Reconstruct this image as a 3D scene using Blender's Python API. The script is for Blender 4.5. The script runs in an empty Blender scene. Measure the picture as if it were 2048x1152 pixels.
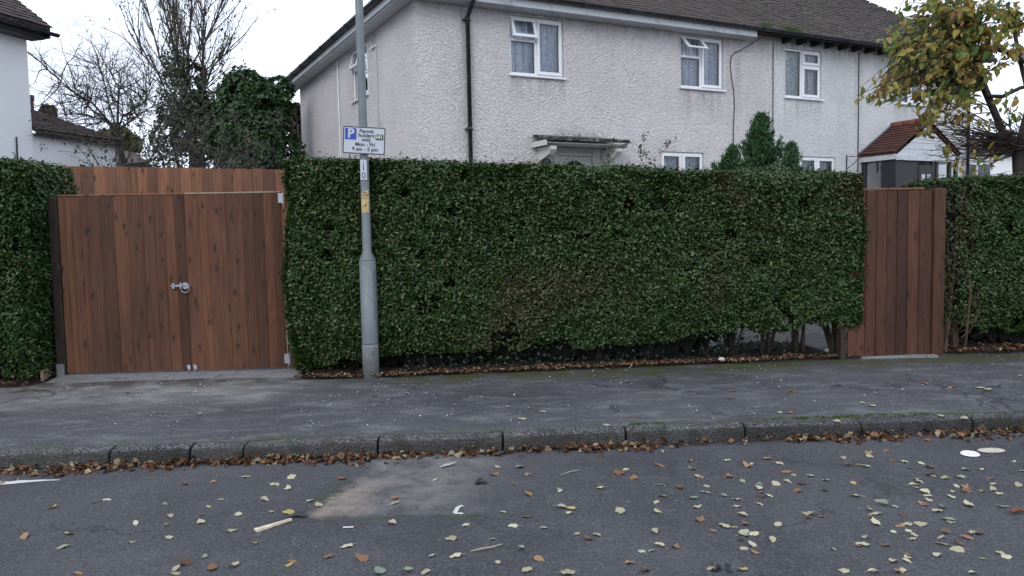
import bpy, math, random
import numpy as np
from mathutils import Vector, Matrix

scene = bpy.context.scene
COL = scene.collection
R = math.radians

# ------------------------------------------------------------------ camera
FPX, PW, PH = 1580.0, 2048, 1152
PITCH = math.atan((576 - 466) / FPX)
ROLL = math.atan(0.0200)
EYE = 1.44
fw = np.array([0, math.cos(PITCH), -math.sin(PITCH)])
up0 = np.array([0, math.sin(PITCH), math.cos(PITCH)])
rt0 = np.array([1.0, 0, 0])
rt = rt0 * math.cos(ROLL) - up0 * math.sin(ROLL)
up = up0 * math.cos(ROLL) + rt0 * math.sin(ROLL)
EYEP = np.array([0, 0, EYE])
cam_d = bpy.data.cameras.new("camera")
cam = bpy.data.objects.new("camera", cam_d)
COL.objects.link(cam)
cam_d.sensor_width = 36
cam_d.lens = 36 * FPX / PW
cam_d.clip_start = 0.05
cam_d.clip_end = 2000
cam.matrix_world = Matrix(((rt[0], up[0], -fw[0], 0), (rt[1], up[1], -fw[1], 0), (rt[2], up[2], -fw[2], EYE), (0, 0, 0, 1)))
scene.camera = cam

# ------------------------------------------------------------------ sky, sun, exposure
scene.view_settings.view_transform = 'Standard'
scene.view_settings.look = 'None'
scene.view_settings.exposure = 0.35
scene.view_settings.gamma = 1.0
SUN_EL, SUN_AZ = R(34), R(-156)     # azimuth from +Y towards +X : soft light from behind the camera's left shoulder
world = bpy.data.worlds.new("World")
scene.world = world
world.use_nodes = True
wn, wl = world.node_tree.nodes, world.node_tree.links
wn.clear()
w_out = wn.new('ShaderNodeOutputWorld')
w_bg = wn.new('ShaderNodeBackground')
w_bg.inputs['Strength'].default_value = 0.1
w_sky = wn.new('ShaderNodeTexSky')
w_sky.sky_type = 'NISHITA'
w_sky.sun_disc = False
w_sky.sun_elevation = SUN_EL
w_sky.sun_rotation = SUN_AZ
w_tc = wn.new('ShaderNodeTexCoord')
w_no = wn.new('ShaderNodeTexNoise')
w_no.inputs['Scale'].default_value = 2.2
w_no.inputs['Detail'].default_value = 5
w_rp = wn.new('ShaderNodeValToRGB')          # an even grey-white cloud sheet
w_rp.color_ramp.elements[0].position = 0.3
w_rp.color_ramp.elements[0].color = (9.2, 10.1, 12.0, 1)
w_rp.color_ramp.elements[1].position = 0.7
w_rp.color_ramp.elements[1].color = (10.8, 11.8, 13.8, 1)
w_mx = wn.new('ShaderNodeMix')
w_mx.data_type = 'RGBA'
w_mx.inputs[0].default_value = 0.93
wl.new(w_tc.outputs['Generated'], w_no.inputs['Vector'])
wl.new(w_no.outputs['Fac'], w_rp.inputs['Fac'])
wl.new(w_sky.outputs['Color'], w_mx.inputs[6])
wl.new(w_rp.outputs['Color'], w_mx.inputs[7])
wl.new(w_mx.outputs[2], w_bg.inputs['Color'])
wl.new(w_bg.outputs['Background'], w_out.inputs['Surface'])
sun_d = bpy.data.lights.new("sun", 'SUN')
sun_d.energy = 0.8
sun_d.angle = R(25)
sun_d.color = (1.0, 0.97, 0.93)
sun = bpy.data.objects.new("sun", sun_d)
COL.objects.link(sun)
sd = Vector((math.sin(SUN_AZ) * math.cos(SUN_EL), math.cos(SUN_AZ) * math.cos(SUN_EL), math.sin(SUN_EL)))
sun.rotation_euler = sd.to_track_quat('Z', 'Y').to_euler()

# ------------------------------------------------------------------ helpers
def ray(x, y):
    return fw + rt * ((x - 1024) / FPX) + up * ((576 - y) / FPX)
def onY(x, y, Y):
    d = ray(x, y); return EYEP + d * (Y / d[1])
def onZ(x, y, z):
    d = ray(x, y); return EYEP + d * ((z - EYE) / d[2])

class MB:
    """collects shapes for ONE mesh"""
    def __init__(s): s.v = []; s.f = []
    def add(s, vs, fs):
        o = len(s.v); s.v.extend([tuple(map(float, p)) for p in vs]); s.f.extend([tuple(i + o for i in f) for f in fs])
    def box(s, a, b, M=None):
        x0, y0, z0 = a; x1, y1, z1 = b
        vs = [(x0,y0,z0),(x1,y0,z0),(x1,y1,z0),(x0,y1,z0),(x0,y0,z1),(x1,y0,z1),(x1,y1,z1),(x0,y1,z1)]
        if M is not None: vs = [tuple(M @ Vector(p)) for p in vs]
        s.add(vs, [(3,2,1,0),(4,5,6,7),(0,1,5,4),(1,2,6,5),(2,3,7,6),(3,0,4,7)])
    def bbox(s, a, b, c=0.004, M=None):
        """box with chamfered edges"""
        a = np.array(a, float); b = np.array(b, float)
        c = min(c, *(0.45 * (b - a)))
        vs = []; idx = {}
        for sx in (0, 1):
            for sy in (0, 1):
                for sz in (0, 1):
                    for ax in range(3):
                        p = []
                        for k, sg in enumerate((sx, sy, sz)):
                            p.append((b[k] if sg else a[k]) if k == ax else ((b[k] - c) if sg else (a[k] + c)))
                        idx[(sx, sy, sz, ax)] = len(vs); vs.append(p)
        fs = []
        for ax in range(3):
            o1, o2 = [k for k in range(3) if k != ax]
            for sg in (0, 1):
                q = []
                for (p1, p2) in ((0,0),(1,0),(1,1),(0,1)):
                    t = [0,0,0]; t[ax] = sg; t[o1] = p1; t[o2] = p2
                    q.append(idx[(*t, ax)])
                fs.append(q)
            for p1 in (0, 1):
                for p2 in (0, 1):
                    t0 = [0,0,0]; t1 = [0,0,0]; t0[o1] = t1[o1] = p1; t0[o2] = t1[o2] = p2; t1[ax] = 1
                    fs.append([idx[(*t0, o1)], idx[(*t1, o1)], idx[(*t1, o2)], idx[(*t0, o2)]])
        for sx in (0, 1):
            for sy in (0, 1):
                for sz in (0, 1):
                    fs.append([idx[(sx, sy, sz, k)] for k in range(3)])
        if M is not None: vs = [tuple(M @ Vector(p)) for p in vs]
        s.add(vs, fs)
    def tube(s, pts, rad, n=6, cap=True):
        pts = [np.array(p, float) for p in pts]
        if not hasattr(rad, '__len__'): rad = [rad] * len(pts)
        vs = []; fs = []
        t = pts[1] - pts[0]
        ref = np.array([0, 0, 1.0]) if abs(t[2]) < 0.9 * np.linalg.norm(t) else np.array([1.0, 0, 0])
        for i, p in enumerate(pts):
            t = pts[min(i + 1, len(pts) - 1)] - pts[max(i - 1, 0)]
            t = t / (np.linalg.norm(t) + 1e-9)
            a = np.cross(t, ref); la = np.linalg.norm(a)
            if la < 1e-4: a = np.cross(t, np.array([0.3, 1, 0.2])); la = np.linalg.norm(a)
            a /= la; b = np.cross(t, a)
            ref = np.cross(a, t)
            for k in range(n):
                th = 2 * math.pi * k / n
                vs.append(p + rad[i] * (a * math.cos(th) + b * math.sin(th)))
        for i in range(len(pts) - 1):
            for k in range(n):
                fs.append((i*n+k, i*n+(k+1) % n, (i+1)*n+(k+1) % n, (i+1)*n+k))
        if cap:
            fs.append(tuple(range(n))[::-1]); fs.append(tuple((len(pts)-1)*n+k for k in range(n)))
        s.add(vs, fs)
    def prism(s, poly, d, M=None):
        """poly in (x,z) extruded along y from 0 to d"""
        n = len(poly)
        vs = [(x, 0, z) for x, z in poly] + [(x, d, z) for x, z in poly]
        fs = [tuple(range(n)), tuple(range(n, 2*n))[::-1]] + [(i, (i+1) % n, n+(i+1) % n, n+i) for i in range(n)]
        if M is not None: vs = [tuple(M @ Vector(p)) for p in vs]
        s.add(vs, fs)
    def grid(s, P):
        """P: rows x cols x 3"""
        P = np.asarray(P); r, c = P.shape[:2]
        fs = [(i*c+j, i*c+j+1, (i+1)*c+j+1, (i+1)*c+j) for i in range(r-1) for j in range(c-1)]
        s.add(P.reshape(-1, 3), fs)

WM = {}      # world matrix of each root
def root_of(o):
    while o.parent: o = o.parent
    return o
def tag(o, label=None, cat=None, group=None, kind=None):
    if label: o['label'] = label
    if cat: o['category'] = cat
    if group: o['group'] = group
    if kind: o['kind'] = kind
    return o
def thing(name, label, cat, loc=(0,0,0), rotz=0, group=None):
    o = bpy.data.objects.new(name, None); COL.objects.link(o)
    o.empty_display_size = 0.2
    o.location = [float(c) for c in loc]; o.rotation_euler = (0, 0, rotz)
    WM[o.name] = Matrix.Translation(Vector([float(c) for c in loc])) @ Matrix.Rotation(rotz, 4, 'Z')
    return tag(o, label, cat, group)
def finish(name, me, mats, parent, smooth):
    for m in (mats if isinstance(mats, (list, tuple)) else [mats]): me.materials.append(m)
    if smooth: me.polygons.foreach_set('use_smooth', [True] * len(me.polygons))
    o = bpy.data.objects.new(name, me); COL.objects.link(o)
    if parent is not None: o.parent = parent
    return o
def part(name, mb, mat, parent=None, smooth=False, world=False):
    vs = mb.v
    if world and parent is not None:
        inv = WM[root_of(parent).name].inverted()
        vs = [tuple(inv @ Vector(p)) for p in vs]
    me = bpy.data.meshes.new(name)
    me.from_pydata(vs, [], mb.f); me.update()
    return finish(name, me, mat, parent, smooth)
def npmesh(name, V, F4, mat, parent=None, world=False, smooth=False):
    """V (n,3), F4 (m,4) quads via foreach_set"""
    V = np.asarray(V, np.float32); F4 = np.asarray(F4, np.int32)
    if world and parent is not None:
        inv = np.array(WM[root_of(parent).name].inverted(), np.float32)
        V = V @ inv[:3, :3].T + inv[:3, 3]
    me = bpy.data.meshes.new(name)
    me.vertices.add(len(V)); me.vertices.foreach_set('co', V.ravel())
    me.loops.add(F4.size); me.loops.foreach_set('vertex_index', F4.ravel())
    me.polygons.add(len(F4))
    me.polygons.foreach_set('loop_start', np.arange(0, F4.size, 4, dtype=np.int32))
    me.polygons.foreach_set('loop_total', np.full(len(F4), 4, np.int32))
    me.update(calc_edges=True)
    return finish(name, me, mat, parent, smooth)
def structure(name, mb, mat, smooth=False):
    return tag(part(name, mb, mat, None, smooth), kind='structure')

def nz(a):
    return a / (np.linalg.norm(a, axis=-1, keepdims=True) + 1e-9)
def leaf_arrays(P, N, A, L, W, fold=0.25, curl=0.15):
    """P centres, N leaf normals, A leaf axes; oval two-quad leaves"""
    N = nz(N); A = nz(A - N * np.sum(A * N, 1, keepdims=True)); B = np.cross(N, A)
    L = L[:, None]; W = W[:, None]
    base = P - A * L * .5
    tip = P + A * L * .5 - N * L * curl
    f = N * W * fold
    r1 = P - A * L * .22 + B * W * .46 + f; r2 = P + A * L * .16 + B * W * .42 + f - N * L * curl * .3
    l1 = P - A * L * .22 - B * W * .46 + f; l2 = P + A * L * .16 - B * W * .42 + f - N * L * curl * .3
    n = len(P)
    V = np.stack([base, r1, r2, tip, l2, l1], 1).reshape(-1, 3)
    i = np.arange(n)[:, None] * 6
    F = np.concatenate([i + np.array([[0, 1, 2, 3]]), i + np.array([[3, 4, 5, 0]])], 1).reshape(-1, 4)
    return V, F
_rs = np.random.RandomState(5)
_lat = _rs.rand(32, 32, 32).astype(np.float32)
def vnoise(P, scale):
    q = np.asarray(P) * scale; i = np.floor(q).astype(int); t = q - i; t = t * t * (3 - 2 * t)
    r = 0
    for dx in (0, 1):
        for dy in (0, 1):
            for dz in (0, 1):
                w = (t[..., 0] if dx else 1 - t[..., 0]) * (t[..., 1] if dy else 1 - t[..., 1]) * (t[..., 2] if dz else 1 - t[..., 2])
                r = r + w * _lat[(i[..., 0] + dx) % 32, (i[..., 1] + dy) % 32, (i[..., 2] + dz) % 32]
    return r

# ------------------------------------------------------------------ node materials
class NT:
    def __init__(s, name):
        s.m = bpy.data.materials.new(name); s.m.use_nodes = True
        s.n = s.m.node_tree.nodes; s.l = s.m.node_tree.links
        s.n.clear(); s.out = s.n.new('ShaderNodeOutputMaterial')
        s._tc = None
    def lk(s, a, b):
        if isinstance(a, (int, float)): b.default_value = a
        elif isinstance(a, (tuple, list)):
            b.default_value = (*a, 1) if len(a) == 3 and b.type == 'RGBA' else a
        else: s.l.new(a, b)
    def obj(s):
        if s._tc is None: s._tc = s.n.new('ShaderNodeTexCoord')
        return s._tc.outputs['Object']
    def geo(s, k): return s.n.new('ShaderNodeNewGeometry').outputs[k]
    def map(s, v, sc=(1,1,1), loc=(0,0,0), rot=(0,0,0)):
        n = s.n.new('ShaderNodeMapping'); s.lk(v, n.inputs['Vector'])
        n.inputs['Scale'].default_value = sc; n.inputs['Location'].default_value = loc; n.inputs['Rotation'].default_value = rot
        return n.outputs[0]
    def noise(s, v, scale, detail=3, rough=.55, dist=0):
        n = s.n.new('ShaderNodeTexNoise'); s.lk(v, n.inputs['Vector'])
        n.inputs['Scale'].default_value = scale; n.inputs['Detail'].default_value = detail
        n.inputs['Roughness'].default_value = rough; n.inputs['Distortion'].default_value = dist
        return n.outputs['Fac']
    def noisec(s, v, scale, detail=2):
        n = s.n.new('ShaderNodeTexNoise'); s.lk(v, n.inputs['Vector'])
        n.inputs['Scale'].default_value = scale; n.inputs['Detail'].default_value = detail
        return n.outputs['Color']
    def vor(s, v, scale, out='Distance', feature='F1', rand=1):
        n = s.n.new('ShaderNodeTexVoronoi'); s.lk(v, n.inputs['Vector']); n.feature = feature
        n.inputs['Scale'].default_value = scale; n.inputs['Randomness'].default_value = rand
        return n.outputs[out]
    def math(s, op, a, b=0.0, clamp=False):
        n = s.n.new('ShaderNodeMath'); n.operation = op; n.use_clamp = clamp
        s.lk(a, n.inputs[0]); s.lk(b, n.inputs[1]); return n.outputs[0]
    def mr(s, v, a, b, c=0.0, d=1.0, smooth=True):
        n = s.n.new('ShaderNodeMapRange'); n.interpolation_type = 'SMOOTHSTEP' if smooth else 'LINEAR'
        s.lk(v, n.inputs['Value'])
        for k, x in zip(('From Min', 'From Max', 'To Min', 'To Max'), (a, b, c, d)): n.inputs[k].default_value = x
        return n.outputs[0]
    def mix(s, f, a, b, mode='MIX'):
        n = s.n.new('ShaderNodeMix'); n.data_type = 'RGBA'; n.blend_type = mode
        s.lk(f, n.inputs[0]); s.lk(a, n.inputs[6]); s.lk(b, n.inputs[7]); return n.outputs[2]
    def ramp(s, f, stops):
        n = s.n.new('ShaderNodeValToRGB'); e = n.color_ramp.elements
        while len(e) < len(stops): e.new(0.5)
        for k, (p, c) in enumerate(stops): e[k].position = p; e[k].color = (*c, 1)
        s.lk(f, n.inputs[0]); return n.outputs[0]
    def sep(s, v):
        n = s.n.new('ShaderNodeSeparateXYZ'); s.lk(v, n.inputs[0]); return n.outputs
    def vadd(s, a, b):
        n = s.n.new('ShaderNodeVectorMath'); n.operation = 'ADD'; s.lk(a, n.inputs[0]); s.lk(b, n.inputs[1]); return n.outputs[0]
    def vscale(s, a, k):
        n = s.n.new('ShaderNodeVectorMath'); n.operation = 'SCALE'; s.lk(a, n.inputs[0]); n.inputs['Scale'].default_value = k; return n.outputs[0]
    def bump(s, h, strength, dist):
        n = s.n.new('ShaderNodeBump'); s.lk(h, n.inputs['Height'])
        n.inputs['Strength'].default_value = strength; n.inputs['Distance'].default_value = dist
        return n.outputs[0]
    def pbr(s, col, rough=.7, spec=.4, metal=0.0, normal=None, coat=0.0):
        n = s.n.new('ShaderNodeBsdfPrincipled')
        s.lk(col, n.inputs['Base Color']); s.lk(rough, n.inputs['Roughness'])
        n.inputs['Specular IOR Level'].default_value = spec; n.inputs['Metallic'].default_value = metal
        n.inputs['Coat Weight'].default_value = coat
        if normal is not None: s.l.new(normal, n.inputs['Normal'])
        return n.outputs[0]
    def end(s, sh):
        s.l.new(sh, s.out.inputs['Surface']); return s.m

def plain(name, col, rough=.6, spec=.4, metal=0.0, var=.12, scale=6.0, dirt=None, dirtamt=.3, bump=.1, bscale=60, bdist=.002):
    t = NT(name); o = t.obj()
    n1 = t.noise(o, scale, 4); n2 = t.noise(o, scale * 5, 3)
    c = t.mix(t.mr(n1, .3, .7), tuple(x * (1 - var) for x in col), tuple(min(1, x * (1 + var)) for x in col))
    if dirt is not None:
        c = t.mix(t.math('MULTIPLY', t.mr(t.math('ADD', n1, t.math('MULTIPLY', n2, .5)), .72, .98), dirtamt), c, dirt)
    r = t.mr(n2, .2, .8, max(0, rough - .08), min(1, rough + .08))
    return t.end(t.pbr(c, r, spec, metal, t.bump(t.noise(o, bscale, 3), bump, bdist)))

def leafmat(name, stops, rough=.42, spec=.5, trans=.22, patch=None, patchf=(.5, .7), patchscale=1.2):
    """per leaf colour; an own-colour patch (browner or yellower shoots) may be mixed in by place"""
    t = NT(name); rnd = t.geo('Random Per Island')
    c = t.ramp(rnd, stops)
    o = t.obj()
    big = t.noise(o, patchscale, 3)
    c = t.mix(t.mr(big, .35, .65, .0, .45), c, t.mix(.5, c, t.ramp(rnd, stops[::-1][:1] + [(1, stops[0][1])] if False else stops)))
    if patch is not None: c = t.mix(t.mr(big, *patchf, 0, .8), c, patch)
    p = t.pbr(c, rough, spec)
    tr = t.n.new('ShaderNodeBsdfTranslucent'); t.lk(t.mix(1.0, c, (1.0, 1.15, .55), 'MULTIPLY'), tr.inputs['Color'])
    mx = t.n.new('ShaderNodeMixShader'); mx.inputs[0].default_value = trans
    t.l.new(p, mx.inputs[1]); t.l.new(tr.outputs[0], mx.inputs[2])
    return t.end(mx.outputs[0])

def woodmat(name, dark, light, knotc=(.02, .012, .008), wet=.35, rough=.62):
    t = NT(name); o = t.obj(); rnd = t.geo('Random Per Island')
    off = t.n.new('ShaderNodeCombineXYZ')
    t.lk(t.math('MULTIPLY', rnd, 37.0), off.inputs[0]); t.lk(t.math('MULTIPLY', rnd, 11.0), off.inputs[1]); t.lk(t.math('MULTIPLY', rnd, 53.0), off.inputs[2])
    v = t.vadd(o, off.outputs[0])
    # knots: sparse, bend the grain round them
    vx, vy, vz = t.sep(t.vadd(v, t.vscale(t.noisec(o, 26, 2), .022)))
    kc = t.n.new('ShaderNodeCombineXYZ'); t.lk(t.math('MULTIPLY', vx, 8.0), kc.inputs[0]); t.lk(t.math('MULTIPLY', vz, 3.1), kc.inputs[1])
    def v2(out):
        n = t.n.new('ShaderNodeTexVoronoi'); n.voronoi_dimensions = '2D'; t.lk(kc.outputs[0], n.inputs['Vector']); n.inputs['Scale'].default_value = 1.0
        return n.outputs[out]
    kd = v2('Distance'); kr = t.sep(v2('Color'))
    kd = t.math('ADD', kd, t.math('MULTIPLY', t.math('GREATER_THAN', kr[0], .66), 2.0))
    kd = t.math('ADD', kd, t.math('MULTIPLY', kr[1], .05))
    kn = t.mr(kd, .055, .17, 1, 0)
    halo = t.mr(kd, .06, .36, 1, 0)
    gv = t.map(v, (55, 20, 2.2))
    bend = t.math('MULTIPLY', halo, 1.6)
    bv = t.n.new('ShaderNodeCombineXYZ'); t.lk(bend, bv.inputs[0])
    grain = t.noise(t.vadd(gv, bv.outputs[0]), 1.0, 5, .65, .6)
    fine = t.noise(t.map(v, (240, 60, 5)), 1.0, 3)
    c = t.mix(t.mr(grain, .3, .72), dark, light)
    c = t.mix(t.math('MULTIPLY', t.mr(fine, .45, .75), .35), c, tuple(x * .55 for x in dark))
    tone = t.ramp(rnd, [(0, (.62, .62, .65)), (.3, (1, 1, 1)), (.55, (1.38, 1.32, 1.24)), (.8, (.78, .78, .80)), (1, (1.12, 1.08, 1.04))])
    c = t.mix(1.0, c, tone, 'MULTIPLY')
    damp = t.mr(t.noise(t.map(o, (2.6, 2, .8)), 1.0, 4), .45, .68)
    c = t.mix(t.math('MULTIPLY', damp, wet), c, tuple(x * .42 for x in dark))
    c = t.mix(t.math('MULTIPLY', halo, .22), c, tuple(x * .5 for x in dark))
    c = t.mix(t.math('MULTIPLY', kn, .9), c, knotc)
    return t.end(t.pbr(c, t.mr(grain, .2, .8, rough - .1, rough + .12), .3, 0, t.bump(t.math('ADD', grain, t.math('MULTIPLY', fine, .6)), .35, .003)))

def barkmat(name, a, b, rough=.85):
    t = NT(name); o = t.obj()
    g = t.noise(t.map(o, (18, 18, 5)), 1.0, 5, .6)
    return t.end(t.pbr(t.mix(t.mr(g, .3, .7), a, b), rough, .2, 0, t.bump(g, .5, .01)))

def rendermat(name, col, stain, rough_scale=27.0, streaks=()):
    """roughcast render: thrown lumps as bump, faint weathering"""
    t = NT(name); o = t.obj()
    warp = t.vadd(o, t.vscale(t.noisec(o, 14, 2), .05))
    h1 = t.noise(warp, rough_scale, 4, .6, .9)
    h2 = t.vor(warp, rough_scale * 1.6, 'Distance', 'SMOOTH_F1')
    h = t.math('ADD', t.math('MULTIPLY', h1, 1.2), t.math('MULTIPLY', h2, .55))
    w = t.noise(t.map(o, (.9, .9, .35)), 1.0, 6, .62)
    w2 = t.noise(o, 3.2, 5)
    c = t.mix(t.mr(t.noise(o, 1.1, 4), .3, .7), tuple(x * .94 for x in col), tuple(x * 1.05 for x in col))
    c = t.mix(t.math('MULTIPLY', t.mr(w, .5, .8), .4), c, stain)
    c = t.mix(t.math('MULTIPLY', t.mr(h1, .43, .33), .5), c, tuple(x * .55 for x in col))     # colour darkened in the pits of the relief
    c = t.mix(t.math('MULTIPLY', t.mr(w2, .62, .8), .16), c, tuple(x * .8 for x in stain))
    sx, sy, sz = t.sep(o)
    for (u0, u1, z0, z1, amt) in streaks:      # run-off stains below sills and above the canopy; darker band at the eaves
        m = t.math('MULTIPLY', t.math('MULTIPLY', t.mr(sx, u0 - .06, u0 + .04), t.mr(sx, u1 + .06, u1 - .04)), t.math('MULTIPLY', t.mr(sz, z0, z1), t.mr(sz, z1 + .02, z1)))
        m = t.math('MULTIPLY', m, t.mr(t.noise(t.map(o, (7, 1, .8)), 1.0, 4, .6), .32, .66))
        m = t.math('MULTIPLY', m, t.mr(sy, .05, .02))
        c = t.mix(t.math('MULTIPLY', m, amt), c, (.10, .10, .092))
    if name.startswith('pink'):
        m = t.math('MULTIPLY', t.math('MULTIPLY', t.mr(sx, 2.2, 2.7), t.mr(sx, 3.6, 3.2)), t.mr(t.math('ADD', sz, t.math('MULTIPLY', t.noise(o, 3, 3), .25)), 3.42, 3.12))
        c = t.mix(t.math('MULTIPLY', t.math('MULTIPLY', m, t.mr(sy, .05, .02)), t.mr(t.noise(o, 9, 4), .36, .6, .2, .8)), c, (.10, .10, .085))
    return t.end(t.pbr(c, .88, .2, 0, t.bump(h, 1.0, .042)))

# ---- paint, metal, glass
M_white = plain('white_upvc', (.78, .79, .80), .32, .5, var=.03, dirt=(.5, .5, .48), dirtamt=.25, bump=.02)
M_fascia = plain('weathered_shaded_white_board', (.52, .54, .56), .45, .4, var=.06, scale=3, dirt=(.22, .22, .2), dirtamt=.5)
M_black = plain('black_plastic', (.018, .018, .021), .38, .5, var=.2, dirt=(.07, .07, .07), dirtamt=.4)
M_steel = plain('galvanised_steel', (.36, .37, .39), .42, .5, .85, var=.12, scale=40)
M_iron = plain('dark_iron', (.02, .02, .022), .5, .4)
M_pole = plain('grey_column_paint', (.155, .178, .19), .5, .4, var=.12, scale=3, dirt=(.1, .11, .1), dirtamt=.5, bump=.12, bscale=25)
M_polebase = plain('bare_grey_base', (.19, .195, .195), .7, .3, var=.2, scale=8, dirt=(.12, .12, .1), dirtamt=.6)
M_signwhite = plain('sign_white', (.46, .49, .54), .3, .5, var=.02, dirt=(.42, .43, .44), dirtamt=.25, bump=.01)
M_signblack = plain('sign_black', (.012, .012, .018), .35, .5, var=.05)
M_signblue = plain('sign_blue', (.012, .05, .34), .3, .5, var=.03)
M_yellow = plain('faded_yellow_sticker', (.52, .38, .17), .5, .4, var=.12, scale=30, dirt=(.5, .42, .3), dirtamt=.5)
M_cream = plain('cream_door_paint', (.60, .60, .57), .4, .5, var=.04, dirt=(.35, .34, .3), dirtamt=.2)
M_felt = plain('mossy_roof_felt', (.05, .05, .045), .9, .2, var=.3, scale=12, dirt=(.30, .29, .26), dirtamt=.8)
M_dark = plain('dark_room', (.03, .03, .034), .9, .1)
M_lead = plain('lead_flashing', (.16, .17, .18), .6, .3)
def glassmat():
    t = NT('window_glass')
    gl = t.n.new('ShaderNodeBsdfGlossy'); gl.inputs['Roughness'].default_value = .03
    tr = t.n.new('ShaderNodeBsdfTransparent'); tr.inputs['Color'].default_value = (.86, .9, .92, 1)
    fr = t.n.new('ShaderNodeFresnel'); fr.inputs['IOR'].default_value = 1.55
    t.l.new(t.bump(t.noise(t.obj(), 2.5, 2), .05, .01), gl.inputs['Normal'])
    mx = t.n.new('ShaderNodeMixShader')
    t.l.new(t.math('MULTIPLY', fr.outputs[0], 1.3, True), mx.inputs[0])
    t.l.new(tr.outputs[0], mx.inputs[1]); t.l.new(gl.outputs[0], mx.inputs[2])
    return t.end(mx.outputs[0])
M_glass = glassmat()
def curtainmat(name, a, b):
    t = NT(name); o = t.obj()
    lace = t.noise(t.map(o, (22, 22, 22)), 1.0, 4, .7, 1.2)
    stripes = t.noise(t.map(o, (30, 30, .6)), 1.0, 2)
    f = t.math('ADD', t.math('MULTIPLY', lace, .7), t.math('MULTIPLY', stripes, .5))
    c = t.mix(t.mr(f, .45, .75), a, b)
    p = t.pbr(c, .9, .1)
    tr = t.n.new('ShaderNodeBsdfTransparent'); mx = t.n.new('ShaderNodeMixShader')
    t.l.new(t.mr(f, .4, .7, .30, .02), mx.inputs[0]); t.l.new(p, mx.inputs[1]); t.l.new(tr.outputs[0], mx.inputs[2])
    return t.end(mx.outputs[0])
M_net = curtainmat('net_curtain', (.50, .55, .70), (.92, .93, .97))
M_net_grey = curtainmat('grey_net_curtain', (.42, .45, .46), (.85, .87, .88))

# ------------------------------------------------------------------ ground surfaces
def kerbY(x): return 5.80 + .072 * x
BX = [-60, -14, -5.14, -1.45, 3.7, 5.7, 16, 60]
BY = [4.6, 7.2, 7.83, 8.0, 8.62, 8.74, 9.4, 12.2]
def backY(x): return np.interp(x, BX, BY)
ROADZ = -.18

def asphalt_road():
    t = NT('road_asphalt'); o = t.obj(); x, y, z = t.sep(o)
    big = t.noise(o, .7, 5, .6); mid = t.noise(o, 4, 5, .6)
    c = t.mix(t.mr(big, .32, .68), (.038, .0385, .043), (.068, .068, .073))
    c = t.mix(t.math('MULTIPLY', t.mr(mid, .5, .72), .5), c, (.085, .084, .088))
    st = t.vor(o, 95, 'Color'); ss = t.sep(st)
    c = t.mix(t.mr(ss[0], .55, 1.0, 0, .42), c, (.14, .14, .15))
    c = t.mix(t.mr(ss[1], .7, 1.0, 0, .5), c, (.014, .014, .016))
    fl = t.math('MULTIPLY', t.mr(t.noise(o, 55, 2), .68, .74), t.mr(t.noise(o, 2.2, 3), .42, .62))
    c = t.mix(t.math('MULTIPLY', fl, .55), c, (.5, .5, .48))
    wk = t.vadd(o, t.vscale(t.noisec(o, 2.3, 4), .5))
    def v_edge(sc):
        n = t.n.new('ShaderNodeTexVoronoi'); n.feature = 'DISTANCE_TO_EDGE'; t.lk(wk, n.inputs['Vector']); n.inputs['Scale'].default_value = sc; return n.outputs['Distance']
    ck = t.math('MULTIPLY', t.mr(v_edge(.55), .007, .001), t.mr(t.noise(o, .8, 2), .5, .58))
    c = t.mix(t.math('MULTIPLY', ck, .5), c, (.016, .012, .012))
    oil = t.mr(t.noise(t.map(o, (.9, 1.6, 1), (7, 3, 0)), 1.0, 5, .6), .60, .72)
    c = t.mix(t.math('MULTIPLY', oil, .55), c, (.024, .024, .027))
    # old reinstated trench with sandy dust
    wv = t.vadd(o, t.vscale(t.noisec(o, 3.2, 3), .34))
    wx, wy, wz = t.sep(wv)
    wx = t.math('ADD', wx, t.math('MULTIPLY', wy, -.18))
    m = t.math('MULTIPLY', t.mr(wx, -1.86, -1.74), t.mr(wx, -.75, -1.25))
    m = t.math('MULTIPLY', m, t.mr(wy, 4.60, 4.68))
    m = t.math('MULTIPLY', m, t.mr(wy, 6.1, 5.7))
    c = t.mix(t.math('MULTIPLY', m, t.mr(t.noise(o, 5, 6, .7), .35, .62, .15, .95)), c, (.165, .156, .152))
    sand = t.math('MULTIPLY', t.mr(wx, -1.9, -1.8), t.mr(wx, -1.5, -1.72))
    sand = t.math('MULTIPLY', sand, t.math('MULTIPLY', t.mr(wy, 4.55, 4.7), t.mr(wy, 5.5, 5.1)))
    c = t.mix(t.math('MULTIPLY', t.math('MULTIPLY', sand, t.mr(t.noise(o, 11, 5), .3, .6)), .85), c, (.25, .205, .165))
    ms = t.math('MULTIPLY', t.math('MULTIPLY', t.mr(wy, 4.56, 4.6), t.mr(wy, 4.66, 4.61)), t.math('MULTIPLY', t.mr(wx, -1.8, -1.6), t.mr(wx, -.6, -.9)))
    ms2 = t.math('MULTIPLY', t.math('MULTIPLY', t.mr(wx, -2.02, -1.94), t.mr(wx, -1.82, -1.88)), t.math('MULTIPLY', t.mr(wy, 4.8, 5.0), t.mr(wy, 5.5, 5.2)))
    mo = t.math('MULTIPLY', t.math('MAXIMUM', ms, ms2), t.mr(t.noise(o, 14, 4), .42, .6))
    c = t.mix(t.math('MULTIPLY', mo, .8), c, (.032, .05, .013))
    h = t.math('ADD', t.math('MULTIPLY', t.vor(o, 95), 1.0), t.math('MULTIPLY', t.noise(o, 30, 4), 1.2))
    return t.end(t.pbr(c, t.mr(big, .3, .7, .6, .8), .38, 0, t.bump(h, .6, .012)))
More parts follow.
